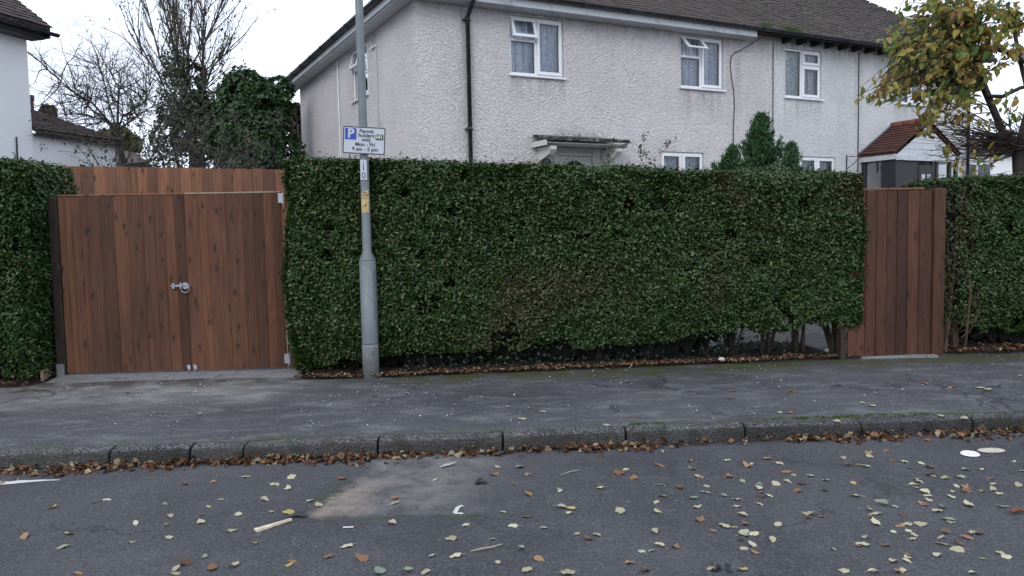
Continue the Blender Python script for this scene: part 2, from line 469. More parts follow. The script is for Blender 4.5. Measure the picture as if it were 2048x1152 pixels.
def asphalt_pavement():
    t = NT('pavement_asphalt'); o = t.obj(); x, y, z = t.sep(o)
    big = t.noise(o, .8, 5, .6); mid = t.noise(t.map(o, (2.2, 5, 1)), 1.0, 6, .65, .4)
    c = t.mix(t.mr(big, .3, .7), (.046, .046, .052), (.082, .081, .087))
    c = t.mix(t.math('MULTIPLY', t.mr(mid, .46, .68), .7), c, (.155, .152, .153))
    st = t.vor(o, 70, 'Color'); ss = t.sep(st)
    c = t.mix(t.mr(ss[0], .6, 1.0, 0, .35), c, (.16, .16, .165))
    c = t.mix(t.mr(ss[1], .75, 1.0, 0, .5), c, (.035, .035, .04))
    # pale concrete run-in before the wide gate
    wv = t.vadd(o, t.vscale(t.noisec(o, 1.6, 4), .7)); wx, wy, wz = t.sep(wv)
    cr = t.math('MULTIPLY', t.mr(wx, -1.2, -2.3), t.mr(wy, 6.9, 7.9))
    c = t.mix(t.math('MULTIPLY', cr, .8), c, t.mix(t.mr(mid, .35, .7), (.15, .145, .14), (.29, .285, .28)))
    wet = t.math('MULTIPLY', t.math('MULTIPLY', t.mr(wx, -1.9, -2.4), t.mr(wy, 8.1, 8.25)), t.mr(t.noise(o, 2.6, 4), .42, .56))
    c = t.mix(t.math('MULTIPLY', wet, .6), c, (.05, .042, .036))
    n_ = t.n.new('ShaderNodeTexVoronoi'); n_.feature = 'DISTANCE_TO_EDGE'; t.lk(t.vadd(o, t.vscale(t.noisec(o, 2.6, 4), .6)), n_.inputs['Vector']); n_.inputs['Scale'].default_value = .5
    c = t.mix(t.math('MULTIPLY', t.math('MULTIPLY', t.mr(n_.outputs['Distance'], .012, .002), t.mr(t.noise(o, .7, 2), .46, .55)), .7), c, (.016, .016, .015))
    damp = t.mr(t.noise(t.map(o, (.7, 1.5, 1), (2, 9, 0)), 1.0, 5, .62), .55, .70)
    c = t.mix(t.math('MULTIPLY', damp, .5), c, (.030, .030, .034))
    # pale scuffs
    sc = t.math('MULTIPLY', t.mr(t.noise(t.map(o, (1.2, 9, 1), rot=(0, 0, .25)), 1.6, 6, .7, .8), .60, .72), t.mr(t.noise(o, .9, 2), .4, .6))
    c = t.mix(t.math('MULTIPLY', sc, .6), c, (.27, .27, .275))
    fl = t.math('MULTIPLY', t.mr(t.noise(t.map(o, (26, 50, 1)), 1.0, 2), .67, .72), t.mr(t.noise(o, 1.7, 3), .4, .6))
    c = t.mix(t.math('MULTIPLY', fl, .6), c, (.55, .54, .52))
    # moss: along the hedge foot and behind the kerb
    d = t.math('SUBTRACT', t.math('MULTIPLY_ADD', wx, .098), y)
    dn = t.n.new('ShaderNodeMath'); dn.operation = 'MULTIPLY_ADD'
    t.lk(wx, dn.inputs[0]); dn.inputs[1].default_value = .105; dn.inputs[2].default_value = 8.19
    d = t.math('SUBTRACT', t.math('SUBTRACT', dn.outputs[0], y), .1)
    m = t.math('MULTIPLY', t.mr(d, .70, .10), t.mr(t.noise(o, 2.3, 5), .36, .54))
    m = t.math('MULTIPLY', m, t.mr(x, -1.7, -.6))
    c = t.mix(t.math('MULTIPLY', m, .85), c, (.050, .060, .010))
    soil = t.math('MULTIPLY', t.mr(d, .28, .0), t.mr(t.noise(o, 4, 5), .35, .6))
    c = t.mix(t.math('MULTIPLY', soil, .7), c, (.05, .04, .032))
    kn = t.n.new('ShaderNodeMath'); kn.operation = 'MULTIPLY_ADD'
    t.lk(x, kn.inputs[0]); kn.inputs[1].default_value = .072; kn.inputs[2].default_value = 5.925
    kd = t.math('SUBTRACT', y, kn.outputs[0])
    km = t.math('MULTIPLY', t.mr(kd, .14, .0), t.mr(t.noise(o, 6, 4), .42, .62))
    c = t.mix(t.math('MULTIPLY', km, .8), c, (.05, .066, .022))
    h = t.math('ADD', t.math('MULTIPLY', t.vor(o, 70), .8), t.math('MULTIPLY', t.noise(o, 18, 5), 1.3))
    return t.end(t.pbr(c, .74, .35, 0, t.bump(h, .55, .010)))
def kerbmat():
    t = NT('kerb_concrete'); o = t.obj(); x, y, z = t.sep(o); rnd = t.geo('Random Per Island')
    c = t.mix(t.mr(t.noise(o, 3, 4), .3, .7), (.040, .039, .038), (.066, .064, .062))
    c = t.mix(1.0, c, t.ramp(rnd, [(0, (.70, .70, .72)), (1, (1.35, 1.32, 1.28))]), 'MULTIPLY')
    ss = t.sep(t.vor(o, 120, 'Color'))
    topm = t.mr(z, -.085, -.062, .15, 1)
    c = t.mix(t.math('MULTIPLY', t.mr(ss[0], .45, .9), topm), c, (.22, .22, .225))
    c = t.mix(t.mr(ss[1], .6, 1.0, 0, .7), c, (.02, .02, .02))
    c = t.mix(t.math('MULTIPLY', t.mr(t.noise(o, 7, 5), .5, .66), .55), c, (.03, .034, .022))
    h = t.math('ADD', t.vor(o, 85), t.math('MULTIPLY', t.noise(o, 25, 4), 1.4))
    return t.end(t.pbr(c, .85, .25, 0, t.bump(h, .9, .012)))
M_road, M_pave, M_kerb = asphalt_road(), asphalt_pavement(), kerbmat()
M_soil = plain('hedge_soil', (.026, .021, .018), .95, .1, var=.45, scale=9, bump=.9, bscale=35, bdist=.03)
M_conc = plain('threshold_concrete', (.20, .20, .20), .85, .25, var=.25, scale=5, dirt=(.09, .08, .07), dirtamt=.75, bump=.5, bscale=45, bdist=.006)
M_garden = plain('garden_paving', (.13, .13, .13), .9, .2, var=.25, scale=2.5, dirt=(.07, .08, .04), dirtamt=.6)

rng = np.random.RandomState(11); random.seed(3)

mb = MB()                                    # road, cambered a little towards the camera
xs = np.linspace(-30, 30, 61)
rows = []
for k, tt in enumerate(np.linspace(0, 1, 14)):
    rows.append([(x, (kerbY(x) + .02) * (1 - tt) + (-3.0) * tt, ROADZ + .03 * math.sin(min(1, tt * 1.2) * math.pi / 2)) for x in xs])
mb.grid(np.array(rows)[::-1])
structure('road', mb, M_road)

mb = MB()                                    # kerb: separate stones along the road edge
ends = [-16.0]
while ends[-1] < -4.6: ends.append(ends[-1] + .915)
ends = [e for e in ends if e < -4.3] + [-3.85, -2.923, -2.36, -1.98, -1.012, -.092, .836, 1.753, 2.67, 3.565]
while ends[-1] < 16: ends.append(ends[-1] + .915)
prof = [(0, -.32), (-.012, -.185), (-.004, -.10), (.002, -.078), (.012, -.066), (.028, -.060), (.125, -.058), (.125, -.32)]
for a, b in zip(ends[:-1], ends[1:]):
    jy, jz, rot = rng.uniform(-.010, .010), rng.uniform(-.011, .005), rng.uniform(-.012, .012)
    P = []
    n = 9
    for i in range(n):
        tt = i / (n - 1); x = a + .009 + (b - a - .018) * tt
        chip = .008 if i in (0, n - 1) else 0
        P.append([(x, kerbY(x) + d + jy + (chip if k in (3, 4, 5) else 0), z + jz + rot * (tt - .5) - (chip * .7 if k in (4, 5) else 0) + (rng.uniform(-.002, .002) if k < 7 else 0)) for k, (d, z) in enumerate(prof)])
    o0 = len(mb.v); mb.grid(np.array(P)); m = len(prof)
    mb.f.append(tuple(o0 + k for k in range(m))); mb.f.append(tuple(o0 + (n - 1) * m + k for k in range(m))[::-1])
structure('kerb', mb, M_kerb)

mb = MB()                                    # pavement
rows = []
xs = np.linspace(-30, 30, 121)
for tt in np.linspace(0, 1, 24):
    r = []
    for x in xs:
        y0 = kerbY(x) + .127; y1 = backY(x) + .62
        y = y0 * (1 - tt) + y1 * tt
        z = -.060 + .064 * min(1, tt * 1.25) + .007 * (float(vnoise(np.array([x, y, 0.]), .9)) - .5)
        r.append((x, y, z))
    rows.append(r)
rows.insert(0, [(p[0], p[1], p[2] - .2) for p in rows[0]])
mb.grid(np.array(rows)[::-1])
structure('pavement', mb, M_pave)

mb = MB()                                    # ground: gardens rising to the houses, and the far land
def gardenZ(x, y):
    d = y - backY(x)
    return -.04 + .07 * np.clip((d - .35) / .4, 0, 1) + .42 * np.clip((d - .9) / 3.5, 0, 1)
gx = np.concatenate([[-400, -150, -60], np.linspace(-30, 30, 61), [60, 150, 400]])
gd = np.concatenate([np.linspace(.3, 6, 20), [9, 14, 25, 50, 120, 400]])
mb.grid(np.array([[(x, backY(x) + d, gardenZ(x, backY(x) + d) + .02 * (float(vnoise(np.array([x, d, 0.]), 1.3)) - .5)) for x in gx] for d in gd]))
mb.grid(np.array([[(x, y, -.45) for x in (-400, 0, 400)] for y in (-400, 0, 400)]))
structure('ground', mb, M_garden)

def bed(x0, x1, f0, seed):                   # soil strip under a hedge
    mb = MB(); rows = []
    xs = np.linspace(x0, x1, max(8, int((x1 - x0) / .06)))
    for k, dd in enumerate(np.linspace(0, 1, 14)):
        r = []
        for x in xs:
            e = .17 * (float(vnoise(np.array([x, 3.1, seed]), 2.2)) - .5) + .05 * (float(vnoise(np.array([x, 3.1, seed]), 9.)) - .5)
            y = backY(x) + f0 + e * (1 - dd) + dd * 1.5
            edge = min(1, dd * 6) * min(1, (x - x0 + .02) * 5, (x1 - x + .02) * 5)
            z = -.012 + edge * (.04 + .035 * float(vnoise(np.array([x, y, seed]), 5.)))
            r.append((x, y, z + .002))
        rows.append(r)
    mb.grid(np.array(rows)); return structure('soil_bed', mb, M_soil)
bed(-14, -4.78, -.06, 1.0); bed(-2.28, 3.62, -.08, 2.0); bed(4.78, 14, -.06, 3.0)

mb = MB()                                    # concrete threshold of the wide gate
rows = []
for tt in np.linspace(0, 1, 10):
    rows.append([(x, 7.98 + .07 * (float(vnoise(np.array([x, 1., 2.]), 2.5)) - .5) + .035 * (x + 4.6) + tt * 1.2,
                  .002 + .030 * min(1, tt * 5) + .01 * float(vnoise(np.array([x, tt * 3, 5.]), 3.))) for x in np.linspace(-4.78, -2.22, 44)])
mb.grid(np.array(rows))
structure('concrete_threshold', mb, M_conc)
mb = MB()
mb.bbox((3.78, 8.50, -.01), (4.62, 8.62, .022), .006, Matrix.Translation((0, 0, 0)))
structure('gate_sill', mb, M_conc)

# ------------------------------------------------------------------ houses
PSI = math.atan(FPX / 3076.0)
CORNER = onY(838, 300, 12.5); CORNER[2] = 0
M_rcA = rendermat('pinkish_roughcast', (.745, .70, .695), (.44, .42, .40), streaks=((1.62, 2.68, 3.3, 4.03, .32), (5.17, 6.24, 3.2, 4.05, .32), (2.45, 3.45, 3.06, 3.30, 0), (.1, 7.4, 4.85, 5.08, .35), (.76, .96, .5, 5.0, .22), (6.3, 6.65, 3.0, 4.8, .25)))
M_rcB = rendermat('white_roughcast', (.76, .765, .755), (.48, .49, .46), streaks=((7.82, 8.88, 3.3, 4.03, .3), (11.1, 12.2, 3.6, 4.1, .35), (7.5, 13.7, 4.75, 5.15, .4), (9.85, 10.1, 2.5, 5.0, .25)))
def tilemat(name, cols, moss, mossf=(.5, .62), mossamt=.8):
    t = NT(name); o = t.obj(); rnd = t.geo('Random Per Island')
    c = t.ramp(rnd, cols)
    n = t.noise(o, 1.4, 5, .65); n2 = t.noise(o, 16, 4, .6)
    c = t.mix(t.math('MULTIPLY', t.mr(n2, .5, .75), .4), c, (.03, .028, .026))
    mm = t.math('MULTIPLY', t.mr(t.math('ADD', n, t.math('MULTIPLY', n2, .35)), mossf[0] + .17, mossf[1] + .17), mossamt)
    c = t.mix(mm, c, moss)
    c = t.mix(t.math('MULTIPLY', t.mr(t.noise(o, 30, 2), .70, .74), .7), c, (.38, .38, .35))
    return t.end(t.pbr(c, .85, .25, 0, t.bump(n2, .6, .01)))
M_tileA = tilemat('brown_plain_tiles', [(0, (.055, .042, .038)), (.5, (.085, .062, .055)), (1, (.065, .055, .052))], (.07, .066, .035), (.58, .72), .5)
M_tileB = tilemat('mossy_plain_tiles', [(0, (.050, .042, .038)), (.5, (.075, .06, .052)), (1, (.06, .052, .048))], (.075, .072, .042), (.50, .66), .6)
M_tileR = tilemat('red_clay_tiles', [(0, (.060, .026, .022)), (.5, (.115, .042, .032)), (1, (.082, .036, .030))], (.06, .05, .038), (.48, .68), .5)
M_ridge = plain('red_ridge_tile', (.19, .062, .042), .75, .3, var=.2, scale=12, dirt=(.09, .06, .05), dirtamt=.5)

def tiles(mb, O, a, s, a_of, slope_len, gauge=.10, tw=.165, th=.013, rs=None, jit=.004):
    """courses of plain tiles on the slope O + a*p + s*q ; a_of(q) gives (p0,p1)"""
    O = np.array(O, float); a = np.array(a, float); s = np.array(s, float); n = np.cross(a, s); n /= np.linalg.norm(n)
    if n[2] < 0: n = -n
    k = 0; q = 0.0
    while q < slope_len - .02:
        p0, p1 = a_of(q)
        if p1 - p0 < tw * .5: break
        p = p0 - (tw * .5 if k % 2 else 0)
        while p < p1:
            pa, pb = max(p, p0), min(p + tw - .002, p1)
            if pb - pa > .015:
                j = rs.uniform(-jit, jit, 4); q0 = q + rs.uniform(-.004, .004); q1 = q + gauge * 1.25
                lo = [O + a * pa + s * q0, O + a * pb + s * q0]
                V = [lo[0] + n * (th * 1.2 + j[0]), lo[1] + n * (th * 1.2 + j[1]), O + a * pb + s * q1 + n * (.002 + j[2] * .2), O + a * pa + s * q1 + n * (.002 + j[3] * .2),
                     lo[0] - n * .002, lo[1] - n * .002]
                mb.add(V, [(0, 1, 2, 3), (4, 5, 1, 0), (0, 3, 4), (1, 5, 2)])
            p += tw
        q += gauge; k += 1

def wall_holes(mb, a0, a1, z0, z1, holes, f, depth=.14):
    """wall face with openings in (a,z); f maps (a,d,z) to local 3-D"""
    A = sorted({a0, a1, *[h[0] for h in holes], *[h[1] for h in holes]})
    Z = sorted({z0, z1, *[h[2] for h in holes], *[h[3] for h in holes]})
    for i in range(len(A) - 1):
        for j in range(len(Z) - 1):
            ca, cz = (A[i] + A[i+1]) / 2, (Z[j] + Z[j+1]) / 2
            if any(h[0] < ca < h[1] and h[2] < cz < h[3] for h in holes): continue
            mb.add([f(A[i], 0, Z[j]), f(A[i+1], 0, Z[j]), f(A[i+1], 0, Z[j+1]), f(A[i], 0, Z[j+1])], [(0, 1, 2, 3)])
    for h in holes:
        q = [(h[0], h[2]), (h[1], h[2]), (h[1], h[3]), (h[0], h[3])]
        for k in range(4):
            (x0, y0), (x1, y1) = q[k], q[(k+1) % 4]
            mb.add([f(x0, 0, y0), f(x1, 0, y1), f(x1, depth, y1), f(x0, depth, y0)], [(0, 1, 2, 3)])

def frame_rect(mb, f, a0, a1, z0, z1, w, d0, d1, pz=None, tilt=0.0):
    """rectangular frame of four rails; optional tilt about its top edge (outwards)"""
    def g(a, d, z):
        if tilt:
            dz = z - z1; dd = d - d1
            z = z1 + dz * math.cos(tilt) - dd * math.sin(tilt) * -1 * 0 ; d = d + dz * math.sin(tilt)
        return f(a, d, z)
    for (x0, x1, y0, y1) in ((a0, a1, z0, z0 + w), (a0, a1, z1 - w, z1), (a0, a0 + w, z0 + w, z1 - w), (a1 - w, a1, z0 + w, z1 - w)):
        b = MB(); b.bbox((x0, d0, y0), (x1, d1, y1), .005)
        mb.add([g(*p) for p in b.v], b.f)
def window(house, f, a0, a1, z0, z1, cells, net=M_net, label=None, sillw=.05):
    """cells: (a0,a1,z0,z1 as fractions, opening tilt or None, has_sash)"""
    fr = MB()
    D0, D1 = .035, .095
    W = .045
    b = MB()
    for (x0, x1, y0, y1) in ((a0, a1, z0, z0 + W), (a0, a1, z1 - W, z1), (a0, a0 + W, z0 + W, z1 - W), (a1 - W, a1, z0 + W, z1 - W)):
        b.bbox((x0 + .002, D0, y0 + .002), (x1 - .002, D1, y1 - .002), .006)
    la, lz = a1 - a0, z1 - z0
    cl = []
    for (p0, p1, q0, q1, tilt, sash) in cells:
        c0, c1, c2, c3 = a0 + la * p0, a0 + la * p1, z0 + lz * q0, z0 + lz * q1
        if p1 < .99: b.bbox((c1 - .022, D0 + .002, c2 + .01), (c1 + .022, D1 - .002, c3 - .01), .005)
        if q0 > .01: b.bbox((c0 + .01, D0 + .003, c2 - .022), (c1 - .01, D1 - .003, c2 + .022), .005)
        cl.append((c0, c1, c2, c3, tilt, sash))
    fr.add([f(*p) for p in b.v], b.f)
    w = part('window', fr, M_white, house)
    if label: w['label'] = label
    s = MB(); b = MB(); b.bbox((a0 - .03, -.045, z0 - .035), (a1 + .03, .10, z0 - .002), .006); s.add([f(*p) for p in b.v], b.f)
    part('sill', s, M_white, w)
    for (c0, c1, c2, c3, tilt, sash) in cl:
        i0, i1, i2, i3 = c0 + (.03 if c0 <= a0 + .001 else .015), c1 - (.03 if c1 >= a1 - .001 else .015), c2 + (.03 if c2 <= z0 + .001 else .015), c3 - (.03 if c3 >= z1 - .001 else .015)
        gw = .02
        if sash:
            sm = MB(); frame_rect(sm, f, i0, i1, i2, i3, .055, .012, .060, tilt=tilt or 0)
            part('sash', sm, M_white, w); gw = .052
        gm = MB()
        def g(a, d, z, tilt=tilt, top=i3):
            if tilt:
                dz = z - top; z = top + dz * math.cos(tilt); d = d + dz * math.sin(tilt)
            return f(a, d, z)
        gd = .040 if sash else .062
        gm.add([g(i0 + gw, gd, i2 + gw), g(i1 - gw, gd, i2 + gw), g(i1 - gw, gd, i3 - gw), g(i0 + gw, gd, i3 - gw)], [(0, 1, 2, 3)])
        part('pane', gm, M_glass, w)
        gk = MB()                              # dark rubber gasket round the glass
        for (x0, x1, y0, y1) in ((i0 + gw - .004, i1 - gw + .004, i3 - gw - .006, i3 - gw + .004), (i1 - gw - .006, i1 - gw + .004, i2 + gw, i3 - gw - .006)):
            b = MB(); b.box((x0, gd - .006, y0), (x1, gd + .006, y1)); gk.add([g(*p) for p in b.v], b.f)
        part('gasket', gk, M_black, w)
    cm = MB()
    nn = 90
    ph = rng.uniform(0, 6)
    P = []
    for zz in np.linspace(z0, z1 - .02, 6):
        P.append([f(a, .15 + .038 * math.sin(a * 42 + ph + 1.5 * math.sin(a * 5)) + .012 * math.sin(a * 97 + zz) + .006 * math.sin(zz * 9 + a * 4), zz) for a in np.linspace(a0 - .03, a1 + .03, nn)])
    cm.grid(np.array(P)); part('curtain', cm, net, w, True)
    return w

fF = lambda a, d, z: (a, d, z)               # front wall: a = u, d inwards = +n
fL = lambda a, d, z: (d, a, z)               # left side wall: a = n, d inwards = +u
HW, HD, UA, UE = 13.75, 8.1, 7.49, 6.92
ZW, ZE = 5.12, 5.22                          # wall head, eave line
OV = .36
TAN = math.tan(R(38.5)); COS = math.cos(R(38.5)); SIN = math.sin(R(38.5))

hA = thing('semi_detached_house', 'pinkish roughcast house with white fascia, black downpipe and flat door canopy', 'house', CORNER, PSI)
holesA = [(1.64, 2.67, 4.06, 5.02), (5.19, 6.22, 4.08, 5.04), (4.72, 5.74, 1.85, 2.885), (2.46, 3.42, .5, 2.895)]
mb = MB(); wall_holes(mb, 0, UA, 0, ZW + .1, holesA, fF)
wall_holes(mb, 0, HD, 0, ZW + .1, [(2.52, 3.56, 4.05, 5.02), (1.99, 2.22, 4.81, 5.08)], fL)
mb.add([(0, HD, 0), (UA, HD, 0), (UA, HD, 5.2), (0, HD, 5.2)], [(0, 1, 2, 3)])
part('wall', mb, M_rcA, hA)
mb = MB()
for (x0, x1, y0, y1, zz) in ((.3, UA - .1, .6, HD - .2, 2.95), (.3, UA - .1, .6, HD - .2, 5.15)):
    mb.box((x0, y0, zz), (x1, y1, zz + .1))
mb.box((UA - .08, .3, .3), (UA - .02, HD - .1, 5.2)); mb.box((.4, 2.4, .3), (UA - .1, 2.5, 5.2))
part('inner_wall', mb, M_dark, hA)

def roofslab(mb, poly, up_t=.05):
    n = len(poly); vs = [tuple(p) for p in poly] + [(p[0], p[1], p[2] - up_t) for p in poly]
    mb.add(vs, [tuple(range(n)), tuple(range(n, 2*n))[::-1]] + [(i, (i+1) % n, n+(i+1) % n, n+i) for i in range(n)])
MID = HD / 2 + OV; RZ = ZE + .03 + MID * TAN
rsr = np.random.RandomState(21)
mb = MB()
roofslab(mb, [(-OV, -OV, ZE + .03), (UE, -OV, ZE + .03), (UE, MID - OV, RZ), (-OV + MID, MID - OV, RZ)])
roofslab(mb, [(-OV, HD + OV, ZE + .03), (-OV, -OV, ZE + .03), (-OV + MID, MID - OV, RZ)])
roofslab(mb, [(UE, HD + OV, ZE + .03), (-OV, HD + OV, ZE + .03), (-OV + MID, MID - OV, RZ), (UE, MID - OV, RZ)])
tiles(mb, (0, -OV - .03, ZE + .012), (1, 0, 0), (0, COS, SIN), lambda q: (-OV - .02 + max(0, q * COS - .03), UE), MID / COS, rs=rsr)
tiles(mb, (-OV - .03, 0, ZE + .012), (0, 1, 0), (COS, 0, SIN), lambda q: (-OV - .02 + max(0, q * COS - .03), HD + OV - max(0, q * COS - .03)), MID / COS, rs=rsr)
part('roof', mb, M_tileA, hA)
mb = MB()                                    # box soffit and fascia, front and side
mb.bbox((-.30, -.30, 5.07), (6.80, -.275, 5.235), .006)
mb.bbox((-.30, -.274, 5.07), (6.80, -.002, 5.088), .004)
mb.bbox((-.30, -.274, 5.09), (-.275, HD + .30, 5.235), .006)
mb.bbox((-.274, -.001, 5.07), (-.002, HD + .28, 5.088), .004)
mb.bbox((6.79, -.273, 5.089), (6.80, -.003, 5.233), .002)
part('fascia', mb, M_fascia, hA)
def gutter(mb, p0, p1, r=.058, n=10):
    p0 = np.array(p0, float); p1 = np.array(p1, float); d = nz((p1 - p0)[None])[0]; side = np.cross(d, [0, 0, 1])
    P = []
    for (p) in (p0, p1):
        P.append([p + side * r * math.cos(th) + np.array([0, 0, r * math.sin(th)]) for th in np.linspace(math.pi, 2 * math.pi, n)])
        P[-1] += [p + side * (r - .004) * math.cos(th) + np.array([0, 0, (r - .004) * math.sin(th)]) for th in np.linspace(2 * math.pi, math.pi, n)]
    mb.grid(np.array(P))
    L = np.linalg.norm(p1 - p0); k = .45
    while k < L:
        c = p0 + d * k
        mb.tube([c + side * (r + .006) * math.cos(th) + np.array([0, 0, (r + .006) * math.sin(th)]) for th in np.linspace(math.pi * .97, 2.03 * math.pi, 9)], .010, 4)
        k += .92
mb = MB()
gutter(mb, (-.37, -.362, 5.255), (6.85, -.362, 5.235)); gutter(mb, (-.362, HD + .36, 5.255), (-.362, -.36, 5.25))
part('gutter', mb, M_black, hA)
mb = MB()
mb.tube([(.86, -.36, 5.22), (.86, -.355, 5.14), (.86, -.16, 4.96), (.855, -.07, 4.88), (.855, -.065, .3)], .036, 10)
for zz in (4.84, 3.12, 1.6): mb.tube([(.855, -.066, zz - .03), (.855, -.066, zz + .03)], .045, 10); mb.box((.79, -.045, zz - .012), (.92, -.004, zz + .012))
part('downpipe', mb, M_black, hA, True)
window(hA, fF, 1.64, 2.67, 4.06, 5.02, [(0, .49, .60, 1, .30, True), (0, .49, 0, .60, None, False), (.49, 1, 0, 1, None, True)], label='upper window with its top left light tilted a little open')
window(hA, fF, 5.19, 6.22, 4.08, 5.04, [(0, .49, .60, 1, .78, True), (0, .49, 0, .60, None, False), (.49, 1, 0, 1, None, True)], label='upper window with its small top light propped wide open')
window(hA, fF, 4.72, 5.74, 1.85, 2.885, [(0, .5, 0, 1, None, True), (.5, 1, 0, 1, None, True)])
window(hA, fL, 2.52, 3.56, 4.05, 5.02, [(.5, 1, .6, 1, .25, True), (.5, 1, 0, .6, None, False), (0, .5, 0, 1, None, True)])
window(hA, fL, 1.99, 2.22, 4.81, 5.08, [(0, 1, 0, 1, None, False)], label='tiny side window near the eaves')
mb = MB(); mb.tube([(-.02, 4.5, 5.06), (-.02, 4.5, .4)], .016, 6); part('overflow_pipe', mb, M_white, hA)
mb = MB(); mb.tube([(-.015, 1.95, 4.8), (-.015, 1.95, .4)], .009, 5); part('cable', mb, M_fascia, hA)
mb = MB()                                    # slack cable from the eave down the party wall
pts = [(6.95, -.33, 5.10), (6.82, -.16, 4.99), (6.62, -.03, 4.86), (6.5, -.02, 4.82), (6.41, -.02, 4.74), (6.38, -.015, 4.58), (6.41, -.015, 4.35), (6.47, -.015, 4.1), (6.49, -.015, 3.8), (6.46, -.015, 3.4), (6.46, -.015, 2.4)]
mb.tube(pts, .009, 5); part('cable', mb, M_iron, hA, True)
# canopy over the door
mb = MB()
mb.add([(1.99, -.52, 2.985), (3.66, -.52, 2.975), (3.62, -.02, 3.075), (2.03, -.02, 3.085), (1.99, -.52, 2.955), (3.66, -.52, 2.935), (3.62, -.02, 3.04), (2.03, -.02, 3.05)],
       [(0, 1, 2, 3), (7, 6, 5, 4), (0, 4, 5, 1), (1, 5, 6, 2), (3, 7, 4, 0)])
for k in range(70):                          # crumbling felt edge
    x = rng.uniform(1.99, 3.66); s = rng.uniform(.008, .02)
    mb.box((x, -.52 - s * .5, 2.945 - s * rng.uniform(0, .6)), (x + s * 2.2, -.50, 2.985 + s * .5))
cn = part('canopy', mb, M_felt, hA)
mb = MB(); mb.bbox((2.03, -.463, 2.90), (3.62, -.003, 2.918), .003)
mb.bbox((2.006, -.50, 2.86), (2.028, -.003, 2.95), .003); mb.bbox((3.622, -.50, 2.86), (3.642, -.003, 2.94), .003)
part('canopy_board', mb, M_cream, cn)
for x in (2.12, 3.42):
    mb = MB(); mb.prism([(-.46, 2.855), (-.46, 2.80), (-.38, 2.72), (-.004, 2.62), (-.004, 2.855)], .11, Matrix(((0, 1, 0, x), (1, 0, 0, 0), (0, 0, 1, 0), (0, 0, 0, 1))))
    part('bracket', mb, M_cream, cn)
# front door with a fan light
mb = MB()
for (x0, x1, z0, z1) in ((2.46, 2.56, .5, 2.895), (3.26, 3.42, .5, 2.895), (2.56, 3.26, 2.85, 2.895), (2.56, 3.26, 2.755, 2.80)):
    mb.bbox((x0 + .002, .03, z0 + .002), (x1 - .002, .12, z1 - .002), .006)
mb.box((2.56, .075, 2.80), (3.26, .085, 2.85))
dr = part('door_frame', mb, M_cream, hA)
mb = MB()
cx, cz, rad = 2.905, 2.45, .235
arc = [(cx + rad * math.cos(t), cz + rad * math.sin(t)) for t in np.linspace(0, math.pi, 17)]
zt = 2.752
top = [(2.562 + (3.258 - 2.562) * (1 - k / 16), zt) for k in range(17)]
top[0] = (3.258, cz + .1); top[16] = (2.562, cz + .1); top[1] = (3.258, zt); top[15] = (2.562, zt)
for k in range(16):
    mb.add([(arc[k][0], .085, arc[k][1]), (top[k][0], .085, top[k][1]), (top[k+1][0], .085, top[k+1][1]), (arc[k+1][0], .085, arc[k+1][1])], [(0, 1, 2, 3)])
mb.add([(2.562, .085, .5), (3.258, .085, .5), (3.258, .085, cz), (2.562, .085, cz)], [(0, 1, 2, 3)])
mb.add([(3.258, .085, cz), (3.258, .085, cz + .1), (arc[0][0], .085, arc[0][1])], [(0, 1, 2)]); mb.add([(2.562, .085, cz), (2.562, .085, cz + .1), (arc[16][0], .085, arc[16][1])], [(0, 1, 2)])
mb.tube([(x, .082, z) for x, z in arc], .012, 5)
for t in (math.pi / 2, math.pi * .22, math.pi * .78):
    mb.tube([(cx + .03 * math.cos(t), .084, cz + .03 * math.sin(t)), (cx + rad * math.cos(t), .084, cz + rad * math.sin(t))], .010, 5)
part('door_leaf', mb, M_cream, dr)
mb = MB(); mb.add([(x, .1, z) for x, z in arc], [tuple(range(17))]); part('fan_light', mb, M_glass, dr)

hB = thing('semi_detached_house', 'whiter roughcast house with mossy tiles and red tiled porch', 'house', CORNER, PSI)
holesB = [(7.84, 8.86, 4.06, 5.03), (11.15, 12.15, 4.13, 5.03), (8.24, 9.30, 1.85, 2.89)]
mb = MB(); wall_holes(mb, UA + .003, HW, 0, ZW + .1, holesB, fF)
mb.add([(HW, 0, 0), (HW, HD, 0), (HW, HD, 5.2), (HW, 0, 5.2)], [(0, 1, 2, 3)]); mb.add([(UA, HD, 0), (HW, HD, 0), (HW, HD, 5.2), (UA, HD, 5.2)], [(0, 1, 2, 3)])
part('wall', mb, M_rcB, hB)
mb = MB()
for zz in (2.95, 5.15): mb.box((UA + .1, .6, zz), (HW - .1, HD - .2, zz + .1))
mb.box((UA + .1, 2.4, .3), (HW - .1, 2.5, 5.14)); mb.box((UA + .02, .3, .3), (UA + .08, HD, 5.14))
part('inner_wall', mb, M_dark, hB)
mb = MB(); xr = HW + OV
roofslab(mb, [(UE + .002, -OV, ZE + .03), (xr, -OV, ZE + .03), (xr - MID, MID - OV, RZ), (UE + .002, MID - OV, RZ)])
roofslab(mb, [(xr, -OV, ZE + .03), (xr, HD + OV, ZE + .03), (xr - MID, MID - OV, RZ)])
roofslab(mb, [(xr, HD + OV, ZE + .03), (UE + .002, HD + OV, ZE + .03), (UE + .002, MID - OV, RZ), (xr - MID, MID - OV, RZ)])
tiles(mb, (0, -OV - .03, ZE + .012), (1, 0, 0), (0, COS, SIN), lambda q: (UE + .004, xr + .02 - max(0, q * COS - .03)), MID / COS, rs=rsr, jit=.008)
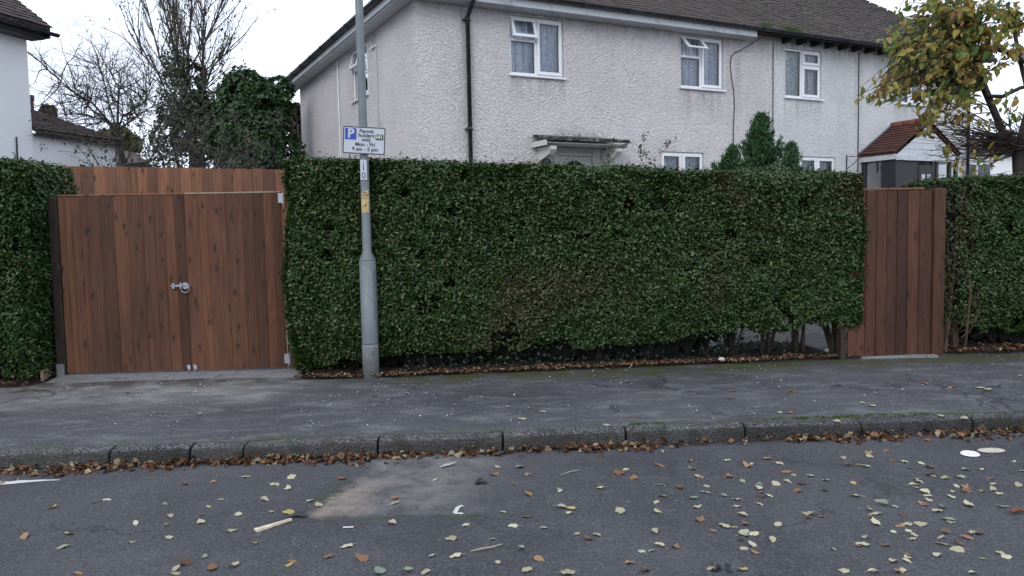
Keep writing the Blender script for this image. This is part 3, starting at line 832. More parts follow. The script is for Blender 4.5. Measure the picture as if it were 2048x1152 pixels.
for k in range(46):                          # bonnet hip tiles on the right hip
    q = k * .135 + .02
    if q > MID: break
    c = np.array([xr - q, -OV + q, ZE + .05 + q * TAN])
    d = nz(np.array([[-1, 1, TAN]]))[0]
    mb.tube([c - [0, 0, .02], c + d * .2 - [0, 0, .02]], [.065, .058], 7)
part('roof', mb, M_tileB, hB)
mb = MB(); mb.bbox((6.81, -.31, 5.15), (HW + .33, -.285, 5.235), .004)
mb.box((UE, -.283, 5.20), (HW + .3, -.005, 5.212))
k = UA + .25
while k < HW + .2: mb.box((k, -.284, 5.10), (k + .05, -.004, 5.199)); k += .40
part('rafter_feet', mb, plain('old_dark_timber', (.035, .032, .03), .8, .2, var=.3), hB)
mb = MB(); gutter(mb, (6.87, -.368, 5.235), (HW + .36, -.368, 5.22)); part('gutter', mb, M_black, hB)
mb = MB(); mb.tube([(HW - .12, -.36, 5.18), (HW - .12, -.3, 5.08), (HW - .12, -.07, 4.95), (HW - .12, -.065, .3)], .036, 10); part('downpipe', mb, M_black, hB, True)
window(hB, fF, 7.84, 8.86, 4.06, 5.03, [(0, .47, 0, 1, None, False), (.47, 1, .68, 1, None, True), (.47, 1, 0, .68, None, True)], net=M_net_grey)
window(hB, fF, 11.15, 12.15, 4.13, 5.03, [(0, .5, 0, 1, None, False), (.5, 1, .68, 1, None, True), (.5, 1, 0, .68, None, True)], net=M_net_grey)
window(hB, fF, 8.24, 9.30, 1.85, 2.89, [(0, .5, 0, 1, None, True), (.5, 1, 0, 1, None, True)], net=M_net_grey)
mb = MB(); mb.tube([(UA + .01, -.012, 5.1), (UA + .01, -.012, .4)], .008, 5); part('cable', mb, M_iron, hB)
mb = MB(); mb.tube([(9.96, -.015, 5.1), (9.97, -.015, .4)], .011, 5); part('cable', mb, M_iron, hB)
mb = MB()                                    # wall bracket for a hanging basket
mb.tube([(9.62, -.012, 2.95), (9.62, -.012, 2.6)], .012, 5); mb.tube([(9.62, -.015, 2.90), (9.62, -.42, 2.90)], .008, 5); mb.tube([(9.62, -.02, 2.66), (9.62, -.18, 2.74), (9.62, -.36, 2.90)], .007, 5)
part('basket_bracket', mb, M_iron, hB)
# tufts of grass in the gutter
def tuft(mb, c, n, h, sp, rs):
    for _ in range(n):
        a = rs.uniform(0, 6.28); r = rs.uniform(0, sp); b = np.array(c) + [r * math.cos(a), r * math.sin(a) * .5, 0]
        l = h * rs.uniform(.5, 1.2); dx, dy = rs.uniform(-.6, .6, 2) * l
        w = .004
        mb.add([b + [-w, 0, 0], b + [w, 0, 0], b + [dx * .5 + w, dy * .5, l * .7], b + [dx * .5 - w, dy * .5, l * .7], b + [dx, dy, l]], [(0, 1, 2, 3), (3, 2, 4)])
M_grass = leafmat('gutter_grass', [(0, (.03, .07, .012)), (.5, (.055, .11, .02)), (1, (.085, .11, .035))], .6, .3)
for x, n in ((6.98, 130), (7.55, 150), (7.75, 120)):
    mb = MB(); tuft(mb, (x, -.36, 5.24), n, .10, .17, rng); part('moss_tuft', mb, M_grass, hB)
# porch
mb = MB()
px0, px1, pxm, po, pz, pr = 10.02, 12.14, 11.06, -.85, 2.945, 3.60
sl = math.hypot(pxm - px0, pr - pz); sx, sz = (pxm - px0) / sl, (pr - pz) / sl
roofslab(mb, [(px0, po, pz), (px0, -.004, pz), (pxm, -.004, pr), (pxm, po, pr)], .03)
roofslab(mb, [(px1, -.004, pz), (px1, po, pz), (pxm, po, pr), (pxm, -.004, pr)], .03)
tiles(mb, (px0 - .03, po - .03, pz + .0), (0, 1, 0), (sx, 0, sz), lambda q: (0, -po + .02), sl, gauge=.115, tw=.20, th=.022, rs=rsr, jit=.005)
tiles(mb, (px1 + .03, po - .03, pz + .0), (0, 1, 0), (-sx, 0, sz), lambda q: (0, -po + .02), sl, gauge=.115, tw=.20, th=.022, rs=rsr, jit=.005)
ph = part('porch_roof', mb, M_tileR, hB)
mb = MB()
for k in range(3):
    y0 = po - .05 + k * .30; mb.tube([(pxm, y0, pr + .015), (pxm, y0 + .31, pr + .02)], [.085, .075], 10)
part('ridge_tile', mb, M_ridge, ph, True)
mb = MB(); mb.tube([(px0 - .02, -.012, pz + .045), (pxm, -.012, pr + .06)], .022, 5); part('flashing', mb, M_lead, ph)
mb = MB()
npl = 5
for k in range(npl):                         # shiplap boards in the gable
    za = pz + (pr - pz) * k / npl; zb = pz + (pr - pz) * (k + 1) / npl - .006
    ia = (pxm - px0) * (1 - k / npl) - .06; ib = max(.015, (pxm - px0) * (1 - (k + 1) / npl) - .06)
    mb.prism([(pxm - ia, za), (pxm + ia, za), (pxm + ib, zb), (pxm - ib, zb)], .02 + .003 * (k % 2), Matrix.Translation((0, po - .01, -.06)))
mb.bbox((px0 + .02, po - .035, pz - .17), (px1 - .02, po - .012, pz - .055), .005)
mb.bbox((px0 + .02, po - .011, pz - .15), (px0 + .045, -.004, pz - .04), .004); mb.bbox((px1 - .045, po - .011, pz - .15), (px1 - .02, -.004, pz - .04), .004)
part('gable_board', mb, M_fascia, hB)  # darker white carries the gable's shade in its colour
M_pdark = plain('dark_porch_paint', (.022, .022, .026), .5, .4, var=.2)
mb = MB()
for (x, y) in ((px0 + .05, po + .0), (px0 + .05, -.09), (px1 - .12, po + .0), (px1 - .12, -.09), (11.22, po), (11.36, po), (11.80, po)):
    mb.bbox((x, y, .4), (x + .075, y + .075, pz - .175), .005)
mb.box((px0 + .10, po + .08, pz - .178), (px1 - .1, -.01, pz - .162))
mb.box((px0 + .127, po + .02, .4), (10.80, po + .05, pz - .18)); mb.box((11.30, po + .02, .4), (11.358, po + .05, pz - .18))
mb.box((px0 + .06, po + .077, .4), (px0 + .09, po + .36, pz - .18)); mb.box((px0 + .06, po + .36, .4), (px0 + .09, -.092, 1.5))
part('porch_frame', mb, M_pdark, hB)
mb = MB(); mb.box((px0 + .12, -.04, .5), (px1 - .5, -.008, 2.75)); part('porch_shade_sheet', mb, M_lead, hB)  # added grey sheet over the wall stands in for shade inside the porch
for q4 in ([(px0 + .085, po + .36, 1.5), (px0 + .085, -.09, 1.5), (px0 + .085, -.09, pz - .18), (px0 + .085, po + .36, pz - .18)],
           [(11.44, po + .03, 1.0), (11.80, po + .03, 1.0), (11.80, po + .03, 2.77), (11.44, po + .03, 2.77)],
           [(11.88, po + .03, 1.0), (12.02, po + .03, 1.0), (12.02, po + .03, 2.77), (11.88, po + .03, 2.77)]):
    mb = MB(); mb.add(q4, [(0, 1, 2, 3)]); part('porch_glass', mb, M_glass, hB)
mb = MB(); mb.bbox((10.802, po + .005, .5), (11.218, po + .045, 2.70), .006)
pdr = part('porch_door', mb, M_pdark, hB)
for x in (10.88, 11.06):
    mb = MB(); mb.bbox((x, po - .006, 2.10), (x + .11, po + .003, 2.50), .003); part('door_light', mb, M_signwhite, pdr)

lan = thing('wall_lantern', 'black coach lantern on the wall left of the white door', 'lantern', tuple(Vector(WM[hA.name] @ Vector((2.20, 0, 2.49)))), PSI)
mb = MB()
for (r0, r1, z0, z1) in ((.012, .005, .20, .23), (.05, .012, .17, .20), (.095, .055, .11, .17), (.10, .10, .10, .112)):
    mb.tube([(0, -.16, z0), (0, -.16, z1)], [r0, r1], 6)
for k in range(6):
    a = k * math.pi / 3; mb.tube([(.09 * math.cos(a), -.16 + .09 * math.sin(a), .105), (.06 * math.cos(a), -.16 + .06 * math.sin(a), -.12)], .006, 4)
mb.tube([(0, -.16, -.14), (0, -.16, -.12)], .065, 6); mb.tube([(0, -.005, -.02), (0, -.07, -.16), (0, -.16, -.14)], .012, 5); mb.box((-.04, -.012, -.1), (.04, -.003, .06))
part('lantern_body', mb, M_iron, lan)
mb = MB(); mb.tube([(0, -.16, -.119), (0, -.16, .104)], [.052, .08], 6); part('lantern_glass', mb, M_glass, lan)

# white neighbour at the left: tall side wall and a low extension
M_wl = NT('white_painted_render')
_o = M_wl.obj(); _w = M_wl.noise(M_wl.map(_o, (1.6, 1.6, .5)), 1.0, 6, .65)
_c = M_wl.mix(M_wl.mr(_w, .56, .78, 0, .55), (.80, .81, .82), (.42, .43, .44))
M_wl = M_wl.end(M_wl.pbr(_c, .8, .25, 0, M_wl.bump(M_wl.noise(_o, 20, 4), .3, .01)))
A0 = onY(68, 325, 14.4); A0[2] = 0
th = -R(16)
hW = thing('white_house', 'white painted house at the far left with a dark overhanging roof', 'house', A0, th)   # local y runs away from the camera along the side wall
mb = MB(); mb.box((-7, -7, 0), (0, 0, 5.15)); part('wall', mb, M_wl, hW)
mb = MB()
roofslab(mb, [(.42, -7, 5.27), (.42, .12, 5.27), (-3.5, .12, 8.2), (-3.5, -7, 8.2)], .06)
roofslab(mb, [(-3.5, -7, 8.2), (-3.5, .12, 8.2), (-7.4, .12, 5.27), (-7.4, -7, 5.27)], .06)
tiles(mb, (.45, -7, 5.25), (0, 1, 0), nz(np.array([[-3.92, 0, 2.93]]))[0], lambda q: (0, 7.14), 2.5, gauge=.14, tw=.22, th=.018, rs=rsr, jit=.008)
part('roof', mb, M_tileA, hW)
mb = MB(); mb.bbox((.30, -7, 5.06), (.33, .10, 5.24), .005); mb.box((.003, -7, 5.05), (.30, .10, 5.066)); mb.prism([(.40, 5.25), (.40, 5.07), (.003, 5.07), (.003, 5.14), (-.5, 5.62), (-.5, 5.9)], .03, Matrix.Translation((0, .105, 0)))
part('fascia', mb, M_pdark, hW)
mb = MB(); gutter(mb, (.40, .30, 5.18), (.40, -7, 5.2), .055); part('gutter', mb, M_black, hW)
mb = MB(); mb.box((-5, .003, 0), (-.03, 2.0, 3.42)); part('extension_wall', mb, M_wl, hW)
mb = MB()
roofslab(mb, [(.10, .004, 3.46), (.10, 2.08, 3.46), (-.6, 2.08, 3.50), (-2.4, .6, 4.5), (-2.4, .004, 4.6)], .05)
tiles(mb, (.12, .01, 3.47), (0, 1, 0), nz(np.array([[-1.5, 0, .75]]))[0], lambda q: (0, 2.06 - q * .95), 1.6, gauge=.13, tw=.22, th=.018, rs=rsr, jit=.008)
part('extension_roof', mb, M_tileA, hW)
mb = MB(); mb.bbox((.06, .01, 3.36), (.09, 2.05, 3.45), .004); part('extension_fascia', mb, M_pdark, hW)
mb = MB(); mb.tube([(.02, -.35, 3.3), (.025, -.36, 3.0), (.02, -.35, 2.75), (.022, -.33, 2.3)], .014, 5); part('cable', mb, M_iron, hW)
mb = MB(); mb.tube([(-.10, .10, 3.5), (-.10, .10, 4.02)], .05, 10); mb.tube([(-.10, .10, 4.0), (-.10, .10, 4.10)], .065, 10); part('chimney_pot', mb, plain('chimney_brick', (.11, .07, .06), .9, .2, var=.3, scale=15), hW)
lt = thing('flood_light', 'small dark lamp on a stay at the end of the white extension', 'lamp', tuple(Vector(WM[hW.name] @ Vector((-.02, 1.95, 2.85)))), th)
mb = MB(); mb.tube([(0, -.25, -.12), (.25, .05, .12)], .010, 5); mb.tube([(.25, .05, -.05), (.25, .05, .26)], .014, 5)
part('stay', mb, M_iron, lt)
mb = MB(); mb.tube([(.3, .12, -.02), (.3, .12, .0), (.3, .12, .05)], [.16, .18, .15], 10); mb.tube([(.3, .12, -.16), (.3, .12, -.021)], [.11, .13], 10); part('lamp_head', mb, plain('lamp_grey', (.12, .12, .12), .6), lt)

# far houses
def far_house(px, py, Y, w, d, eave, ridge, rz, label, wallc, roofm, wins):
    p = onY(px, py, Y); h = thing('house', label, 'house', (p[0], Y, .2), rz)
    mb = MB(); mb.box((-w/2, 0, 0), (w/2, d, eave)); wl_ = part('wall', mb, wallc, h)
    mb = MB(); roofslab(mb, [(-w/2-.3, -.3, eave), (w/2+.3, -.3, eave), (w/2-.8, d/2, ridge), (-w/2+.8, d/2, ridge)]); roofslab(mb, [(w/2+.3, d+.3, eave), (-w/2-.3, d+.3, eave), (-w/2+.8, d/2, ridge), (w/2-.8, d/2, ridge)])
    roofslab(mb, [(w/2+.3, -.3, eave), (w/2+.3, d+.3, eave), (w/2-.8, d/2, ridge)]); roofslab(mb, [(-w/2-.3, d+.3, eave), (-w/2-.3, -.3, eave), (-w/2+.8, d/2, ridge)])
    part('roof', mb, roofm, h)
    for (x0, x1, z0, z1) in wins:
        mb = MB()
        n = max(2, int((x1 - x0) / .6))
        mb.bbox((x0, -.05, z0), (x1, -.003, z0 + .08), .01); mb.bbox((x0, -.05, z1 - .08), (x1, -.003, z1), .01)
        for k in range(n + 1): xx = x0 + (x1 - x0 - .08) * k / n; mb.bbox((xx, -.052, z0 + .082), (xx + .08, -.004, z1 - .082), .01)
        f_ = part('window', mb, M_white, h)
        mb = MB(); mb.add([(x0, -.02, z0), (x1, -.02, z0), (x1, -.02, z1), (x0, -.02, z1)], [(0, 1, 2, 3)]); part('pane', mb, plain('dark_glass', (.05, .055, .06), .1, .6), f_)
far_house(2010, 330, 30, 9, 6, 3.9, 4.8, R(12), 'low white house seen far off beneath the yellowing tree', M_wl, M_tileB, [(-3.2, -.6, 2.2, 3.5), (.6, 3.2, 2.2, 3.5)])
far_house(176, 250, 34, 4, 5, 4.6, 5.6, R(20), 'dim brown house end far behind the bare branches', plain('far_brick', (.17, .13, .11), .9), M_tileA, [(-.6, .4, 2.6, 3.6)])

# ------------------------------------------------------------------ fence, gates
M_wood = woodmat('red_brown_gate_timber', (.072, .029, .0150), (.136, .059, .031), wet=.38)
M_wood2 = woodmat('lighter_fence_timber', (.136, .058, .030), (.250, .120, .066), wet=.15)
M_wood3 = woodmat('right_gate_timber', (.055, .0220, .0130), (.104, .045, .026), wet=.4)
M_post = woodmat('dark_post_timber', (.026, .018, .014), (.055, .038, .028), wet=.3)
M_raw = woodmat('raw_pale_board', (.22, .165, .115), (.36, .285, .21), wet=.2)

def board(mb, x0, x1, y, z0, z1, t_thick=.024, t_thin=.006, jit=0.0, slant=0.0, groove=.026):
    """feather edged board: thick edge at its left, tapering right; small chamfers"""
    yl, yr = y - t_thick + jit, y - t_thin + jit
    c = .003
    vs = []
    for z, dx in ((z0, -slant / 2), (z0 + (z1 - z0) / 2, 0), (z1, slant / 2)):
        vs += [(x0 + dx, yl + c, z), (x0 + dx + c, yl, z), (x1 + dx - groove, yr - .004, z), (x1 + dx, y + jit - .001, z), (x1 + dx, y + jit, z), (x0 + dx, y + jit, z)]
    fs = []
    for k in range(2):
        for i in range(6):
            fs.append((k*6+i, k*6+(i+1) % 6, (k+1)*6+(i+1) % 6, (k+1)*6+i))
    fs += [(5, 4, 3, 2, 1, 0), (12, 13, 14, 15, 16, 17)]
    mb.add(vs, fs)

def gx_(px, py, Yl):      # gate plane: Y along the gate line
    return onY(px, py, Yl)[0]
# wide double gate
GL, GR = np.array([-4.70, 8.27]), np.array([-2.41, 8.37])
ga = math.atan2(GR[1] - GL[1], GR[0] - GL[0]); glen = float(np.linalg.norm(GR - GL))
gate = thing('double_gate', 'wide reddish brown double timber gate with a ring latch', 'gate', (GL[0], GL[1], 0), ga)
pxs = [118, 132, 144, 162, 173, 200, 226, 252, 282, 306, 325, 345, 365, 393, 410, 447, 480, 501, 521, 538, 556]
loc = [(p - 118) / (556 - 118) * glen for p in pxs]
rb = np.random.RandomState(4)
jl = loc[12]
for (i0, i1, nm) in ((0, 12, 'gate_leaf'), (12, 20, 'gate_leaf')):
    mb = MB()
    zt0 = 1.905
    for i in range(i0, i1):
        g = .004
        board(mb, loc[i], loc[i+1] + (.012 if i + 1 < i1 else -.004), 0, .055 + rb.uniform(0, .006), zt0 + rb.uniform(-.004, .004), jit=rb.uniform(-.004, .002), slant=rb.uniform(-.008, .008))
    for zz in (.16, .95, 1.76): mb.bbox((loc[i0] + .02, .003, zz), (loc[i1] - .012, .05, zz + .09), .004)
    lf = part(nm, mb, M_wood, gate)
    mb = MB(); mb.bbox((loc[i0] + .004, -.022, zt0 + .006), (loc[i1] - .006, .05, zt0 + .022), .003)
    part('top_rail', mb, M_raw if i0 else M_wood2, lf)
    if i0 == 0:
        mb = MB()                            # ring latch with its bar
        hx, hz = (337 - 118) / 438 * glen, .955
        mb.bbox((hx - .03, -.036, hz - .012), (hx + .17, -.026, hz + .012), .003)
        for dx in (.0, .075): mb.bbox((hx + dx - .012, -.045, hz - .032), (hx + dx + .012, -.018, hz + .032), .004)
        mb.tube([(hx + .125, -.018, hz), (hx + .125, -.048, hz)], .036, 14)
        lt_ = part('latch', mb, M_steel, lf)
        mb = MB(); rr = .042
        mb.tube([(hx + .125 + rr * math.cos(t), -.058, hz - .028 + rr * math.sin(t)) for t in np.linspace(0, 2 * math.pi, 25)], .0055, 6, False)
        part('ring', mb, M_steel, lt_, True)
        mb = MB(); mb.tube([(jl - .035, -.03, .0), (jl - .035, -.03, .12)], .008, 6); mb.bbox((jl - .055, -.026, .06), (jl - .015, -.018, .11), .003); part('drop_bolt', mb, M_steel, lf, True)
    else:
        mb = MB(); mb.tube([(jl + .03, -.03, .0), (jl + .03, -.03, .12)], .008, 6); mb.bbox((jl + .01, -.026, .06), (jl + .05, -.018, .11), .003); part('drop_bolt', mb, M_steel, lf, True)
        for zz in (1.80, .10):
            mb = MB(); mb.bbox((glen - .03, -.034, zz), (glen + .022, -.021, zz + .105), .004); mb.tube([(glen + .026, -.03, zz - .01), (glen + .026, -.03, zz + .115)], .009, 7); part('hinge', mb, M_steel, lf)
        mb = MB(); mb.bbox((glen + .001, -.016, .06), (glen + .012, .04, 1.05), .002); part('edge_strip', mb, M_raw, lf)
    mb = MB()                                # rows of nail heads
    for i in range(i0, i1):
        for zz in (.12, .99, 1.83):
            x = (loc[i] + loc[i+1]) / 2 + rb.uniform(-.01, .01); mb.tube([(x, -.010, zz), (x, -.0185, zz)], .0035, 5)
    part('nail', mb, M_lead, lf)
mb = MB(); mb.bbox((-.105, -.03, -.02), (-.012, .065, 1.90), .006); part('gate_post', mb, M_post, gate)
mb = MB(); mb.bbox((glen + .036, .0, -.02), (glen + .135, .10, 1.90), .006); part('gate_post', mb, M_wood, gate)
mb = MB(); mb.bbox((-.10, -.055, -.01), (-.02, -.031, .16), .006); part('post_block', mb, M_conc, gate)

# single gate at the right
SL, SR = np.array([3.62, 8.50]), np.array([4.735, 8.665])
sa = math.atan2(SR[1] - SL[1], SR[0] - SL[0]); slen = float(np.linalg.norm(SR - SL))
sg = thing('garden_gate', 'narrow dark brown timber gate between two clipped hedges', 'gate', (SL[0], SL[1], 0), sa)
b2 = [1697, 1714, 1731, 1751.5, 1772, 1793, 1814, 1837, 1862]
l2 = [(p - 1697) / (1887 - 1697) * slen for p in b2]
mb = MB()
for i in range(len(l2) - 1): board(mb, l2[i], l2[i+1] + .012, 0, .03, 1.815 + rb.uniform(-.003, .003), .018, .006, rb.uniform(-.003, .002), rb.uniform(-.004, .004), .015)
for zz in (.2, .95, 1.65): mb.bbox((l2[0] + .02, .004, zz), (l2[-1] - .01, .05, zz + .09), .004)
lf = part('gate_leaf', mb, M_wood3, sg)
mb = MB(); mb.bbox((l2[0], -.024, 1.822), (l2[-1] - .1, .05, 1.842), .003); part('top_rail', mb, M_wood2, lf)
mb = MB()
for i in range(len(l2) - 1):
    for zz in (.10, .99, 1.70): x = (l2[i] + l2[i+1]) / 2; mb.tube([(x, -.010, zz), (x, -.019, zz)], .0035, 5)
part('nail', mb, M_lead, lf)
mb = MB(); mb.bbox((l2[-1] + .016, -.035, .0), (slen, .065, 1.835), .006); part('gate_post', mb, M_wood3, sg)
mb = MB(); mb.bbox((-.085, -.02, -.02), (-.02, .075, 1.80), .006); part('gate_post', mb, M_post, sg)

# close boarded fence beyond the drive
F0, F1 = onY(60, 330, 10.3), onY(640, 341, 10.3)
flen = float(F1[0] - F0[0])
fe = thing('board_fence', 'tall close boarded fence of lighter brown boards behind the wide gate', 'fence', (F0[0], 10.3, .35), 0)
mb = MB(); x = 0; zf = lambda x: (2.43 - .035 * x) - .35
while x < flen:
    w = rb.uniform(.125, .15); board(mb, x, x + w + .012, 0, 0, zf(x) + rb.uniform(-.006, .006), .028, .006, rb.uniform(-.005, .003), rb.uniform(-.006, .006)); x += w
for zz in (.3, 1.1, 1.75): mb.bbox((.02, .003, zz), (flen, .06, zz + .08), .004)
part('board_panel', mb, M_wood2, fe)
for x in (.1, 2.0, 3.85):
    mb = MB(); mb.bbox((x, .062, -.3), (x + .1, .16, zf(x) - .03), .005); part('fence_post', mb, M_wood2, fe)

# pale edging board by the left post
eb = MB(); pa, pb = onZ(86, 765, .0), onZ(121, 742, .04)
dv = nz((pb - pa)[None])[0]; sdv = np.array([-dv[1], dv[0], 0]) * .022
dv_ = pb - pa
q = [pa, pa + dv_ * 1.25]
vs = []
for p, hz in ((q[0], .12), (q[1], .15)):
    for s_ in (0, 1):
        for h in (-.03, hz): vs.append(tuple(p + sdv * s_ + np.array([0, 0, h])))
eb.add(vs, [(0, 1, 5, 4), (2, 6, 7, 3), (1, 3, 7, 5), (0, 2, 3, 1), (4, 5, 7, 6), (0, 4, 6, 2)])
tag(part('edging_board', eb, M_raw), 'short pale raw board edging the drive beside the left gate post', 'board')

# ------------------------------------------------------------------ lamp column with its plates, and the parking sign
def text_mesh(s, size, align='CENTER', bold=0.0):
    c = bpy.data.curves.new('lettering', 'FONT'); c.body = s; c.size = size; c.align_x = align; c.align_y = 'CENTER'; c.offset = bold; c.resolution_u = 3
    c.extrude = .0006
    o = bpy.data.objects.new('lettering', c); COL.objects.link(o)
    dg = bpy.context.evaluated_depsgraph_get(); dg.update()
    me = bpy.data.meshes.new_from_object(o.evaluated_get(dg))
    bpy.data.objects.remove(o); bpy.data.curves.remove(c)
    return me
def lettering(s, size, x, z, y, mat, parent, bold=0.0, sx=1.0, name='lettering', align='CENTER'):
    me = text_mesh(s, size, align, bold)
    v = np.empty(len(me.vertices) * 3, np.float32); me.vertices.foreach_get('co', v); v = v.reshape(-1, 3)
    nv = np.stack([v[:, 0] * sx + x, y - v[:, 2], v[:, 1] + z], 1)
    me.vertices.foreach_set('co', nv.astype(np.float32).ravel()); me.update()
    me.materials.clear()
    return finish(name, me, mat, parent, False)
pole = thing('lamp_column', 'grey steel lamp column with a wide base standing before the hedge', 'lamp post', (-1.452, 7.97, 0))
mb = MB(); mb.tube([(0, 0, -.05), (0, 0, .30), (0, 0, .345)], .0835, 20); part('column_foot', mb, M_polebase, pole, True)
mb = MB(); mb.tube([(0, 0, .345), (0, 0, .36), (0, 0, 1.19)], [.0835, .083, .083], 20); bs = part('column_base', mb, M_pole, pole, True)
mb = MB()
rings = [(1.19, .083), (1.20, .082), (1.275, .048), (1.285, .0475), (1.29, .046), (3.0, .041), (6.0, .034)]
mb.tube([(0, 0, z) for z, r in rings], [r for z, r in rings], 18); part('column_shaft', mb, M_pole, pole, True)
mb = MB()                                    # access door on the right flank
A_ = np.linspace(-.75, .35, 9)
P = [[(.0855 * math.cos(a), .0855 * math.sin(a), z) for a in A_] for z in (.60, .64, 1.06, 1.11)]
for rr, (i, s_) in enumerate(((0, .03), (3, -.03))):
    P[i] = [(p[0] * .985, p[1] * .985, p[2]) for p in P[i]]
mb.grid(np.array(P)); part('access_door', mb, M_pole, bs, True)
mb = MB(); mb.tube([(.086 * math.cos(a), .086 * math.sin(a), z) for a, z in ((-.75, 1.06), (-.6, 1.105), (-.3, 1.12), (.2, 1.12))], .004, 5)
mb.tube([(.086 * math.cos(a), .086 * math.sin(a), z) for a, z in ((-.75, .66), (-.62, .605), (-.3, .57), (.2, .56))], .004, 5); part('door_rim', mb, M_lead, bs)
mb = MB()                                    # worn spots and a scratch low down
for a, z, w in ((-1.05, .27, .03), (-.85, .31, .022), (-.95, .245, .02)): mb.tube([(.0838 * math.cos(a + d), .0838 * math.sin(a + d), z + d * .1) for d in (-w * 5, 0, w * 5)], .004, 4)
part('scuff', mb, M_iron, pole)
mb = MB(); mb.bbox((-.032, -.052, 1.995), (.032, -.049, 2.195), .001); pl = part('number_plate', mb, M_signwhite, pole)
lettering('1', .088, 0, 2.118, -.0525, M_signblack, pl); lettering('0', .088, 0, 2.038, -.0525, M_signblack, pl)
mb = MB(); mb.add([(-.008, -.053, 2.163), (.008, -.053, 2.163), (0, -.053, 2.177)], [(0, 1, 2)]); mb.add([(-.02, -.053, 2.003), (.02, -.053, 2.003), (.02, -.053, 2.006), (-.02, -.053, 2.006)], [(0, 1, 2, 3)])
part('plate_mark', mb, M_lead, pl)
mb = MB()
AA = np.linspace(-math.pi / 2 - .95, -math.pi / 2 + .95, 13)
P = [[(.0455 * math.cos(a), .0455 * math.sin(a), z + (.02 * math.sin((a + math.pi / 2) * 1.0) if z > 1.85 else 0)) for a in AA] for z in (1.675, 1.78, 1.885)]
mb.grid(np.array(P)); stk = part('dog_sticker', mb, M_yellow, pole, True)
mb = MB()
for z, w in ((1.868, .5), (1.852, .8), (1.836, .85), (1.815, .75)):
    AB = np.linspace(-math.pi / 2 - w, -math.pi / 2 + w, 9)
    mb.grid(np.array([[(.0462 * math.cos(a), .0462 * math.sin(a), z + dz) for a in AB] for dz in (0, .006)]))
dog = [(-.021, .0), (-.017, .0), (-.016, .016), (-.012, .022), (.004, .022), (.005, .0), (.009, .0), (.010, .024), (.013, .030), (.020, .032), (.022, .038), (.014, .044), (.010, .050), (.007, .046), (.006, .036), (.000, .034), (-.014, .034), (-.019, .032), (-.024, .040), (-.026, .038), (-.021, .026), (-.021, .014)]
def wrap(x): a = -math.pi / 2 + x / .046; return (.0463 * math.cos(a), .0463 * math.sin(a))
mb.add([(*wrap(x * .85), 1.715 + z * .95) for x, z in dog], [tuple(range(len(dog)))])
part('sticker_print', mb, M_signblack, stk)

SC = np.array([-1.435, 7.905, 2.382])
sg_root = thing('parking_sign', 'white permit holders parking sign clamped to the grey column', 'sign', SC, R(4))
tilt = Matrix.Rotation(R(3.6), 4, 'Y')
sw, sh = .208, .134
def rrect(w, h, r, n=5):
    P = []
    for cx_, cz_, a0 in ((w - r, h - r, 0), (-w + r, h - r, 90), (-w + r, -h + r, 180), (w - r, -h + r, 270)):
        for k in range(n): a = R(a0 + 90 * k / (n - 1)); P.append((cx_ + r * math.cos(a), cz_ + r * math.sin(a)))
    return P
SIGN_PARTS = []
mb = MB(); mb.prism(rrect(sw, sh, .016), .003, Matrix.Translation((0, -.003, 0))); plate = part('sign_plate', mb, M_signwhite, sg_root); SIGN_PARTS.append(plate)
mb = MB()
ro, ri = rrect(sw - .001, sh - .001, .015), rrect(sw - .011, sh - .011, .009)
for k in range(len(ro)):
    j = (k + 1) % len(ro); mb.add([(ro[k][0], -.0036, ro[k][1]), (ro[j][0], -.0036, ro[j][1]), (ri[j][0], -.0036, ri[j][1]), (ri[k][0], -.0036, ri[k][1])], [(0, 1, 2, 3)])
part('border', mb, M_signblack, plate)
mb = MB(); mb.prism(rrect(.056, .056, .005), .0008, Matrix.Translation((-.132, -.0042, .060))); part('blue_panel', mb, M_signblue, plate)
lettering('P', .125, -.131, .061, -.0052, M_signwhite, plate, .004, 1.0)
mb = MB(); mb.prism(rrect(.038, .028, .004), .0008, Matrix.Translation((.150, -.0042, .037))); part('black_panel', mb, M_signblack, plate)
lettering('H1', .050, .150, .038, -.0052, plain('sign_cream', (.62, .60, .48), .4, .4), plate, .0022)
for s_, x, z, sz in (('Permit', .022, .090, .052), ('holders', .022, .049, .052), ('only', .022, .008, .052), ('Mon - Fri', .012, -.040, .052), ('9 am - 5 pm', .012, -.087, .052)):
    lettering(s_, sz, x, z, -.0042, M_signblack, plate, .0012, 1.0)
mb = MB()
for z in (-.07, .07): mb.bbox((-.06, .003, z - .012), (.06, .022, z + .012), .003)
cl = part('sign_clamp', mb, M_steel, sg_root)
for o in (plate, cl): o.rotation_euler = (0, R(3.6), 0)

# ------------------------------------------------------------------ hedges
PRIVET = [(0, (.014, .035, .009)), (.25, (.024, .056, .013)), (.55, (.036, .076, .018)), (.8, (.054, .096, .025)), (.93, (.086, .115, .038)), (1, (.18, .155, .065))]
M_hedge = leafmat('privet_leaf', PRIVET, .42, .42, .15, patch=(.072, .066, .030), patchf=(.55, .72), patchscale=.75)
M_hedgeL = leafmat('privet_leaf_left', PRIVET, .42, .42, .15, patch=(.03, .08, .018), patchf=(.5, .7), patchscale=1.0)
M_hedgeR = leafmat('privet_leaf_right', PRIVET, .42, .42, .15, patch=(.035, .075, .025), patchf=(.5, .7), patchscale=1.0)
M_core = barkmat('hedge_twig_shade', (.006, .006, .005), (.014, .013, .010))  # near-black tone holds the shade deep inside the hedge
M_stem = barkmat('hedge_stem_bark', (.045, .036, .028), (.095, .078, .060))
M_deadtwig = barkmat('dead_brown_twigs', (.055, .038, .027), (.12, .085, .06))

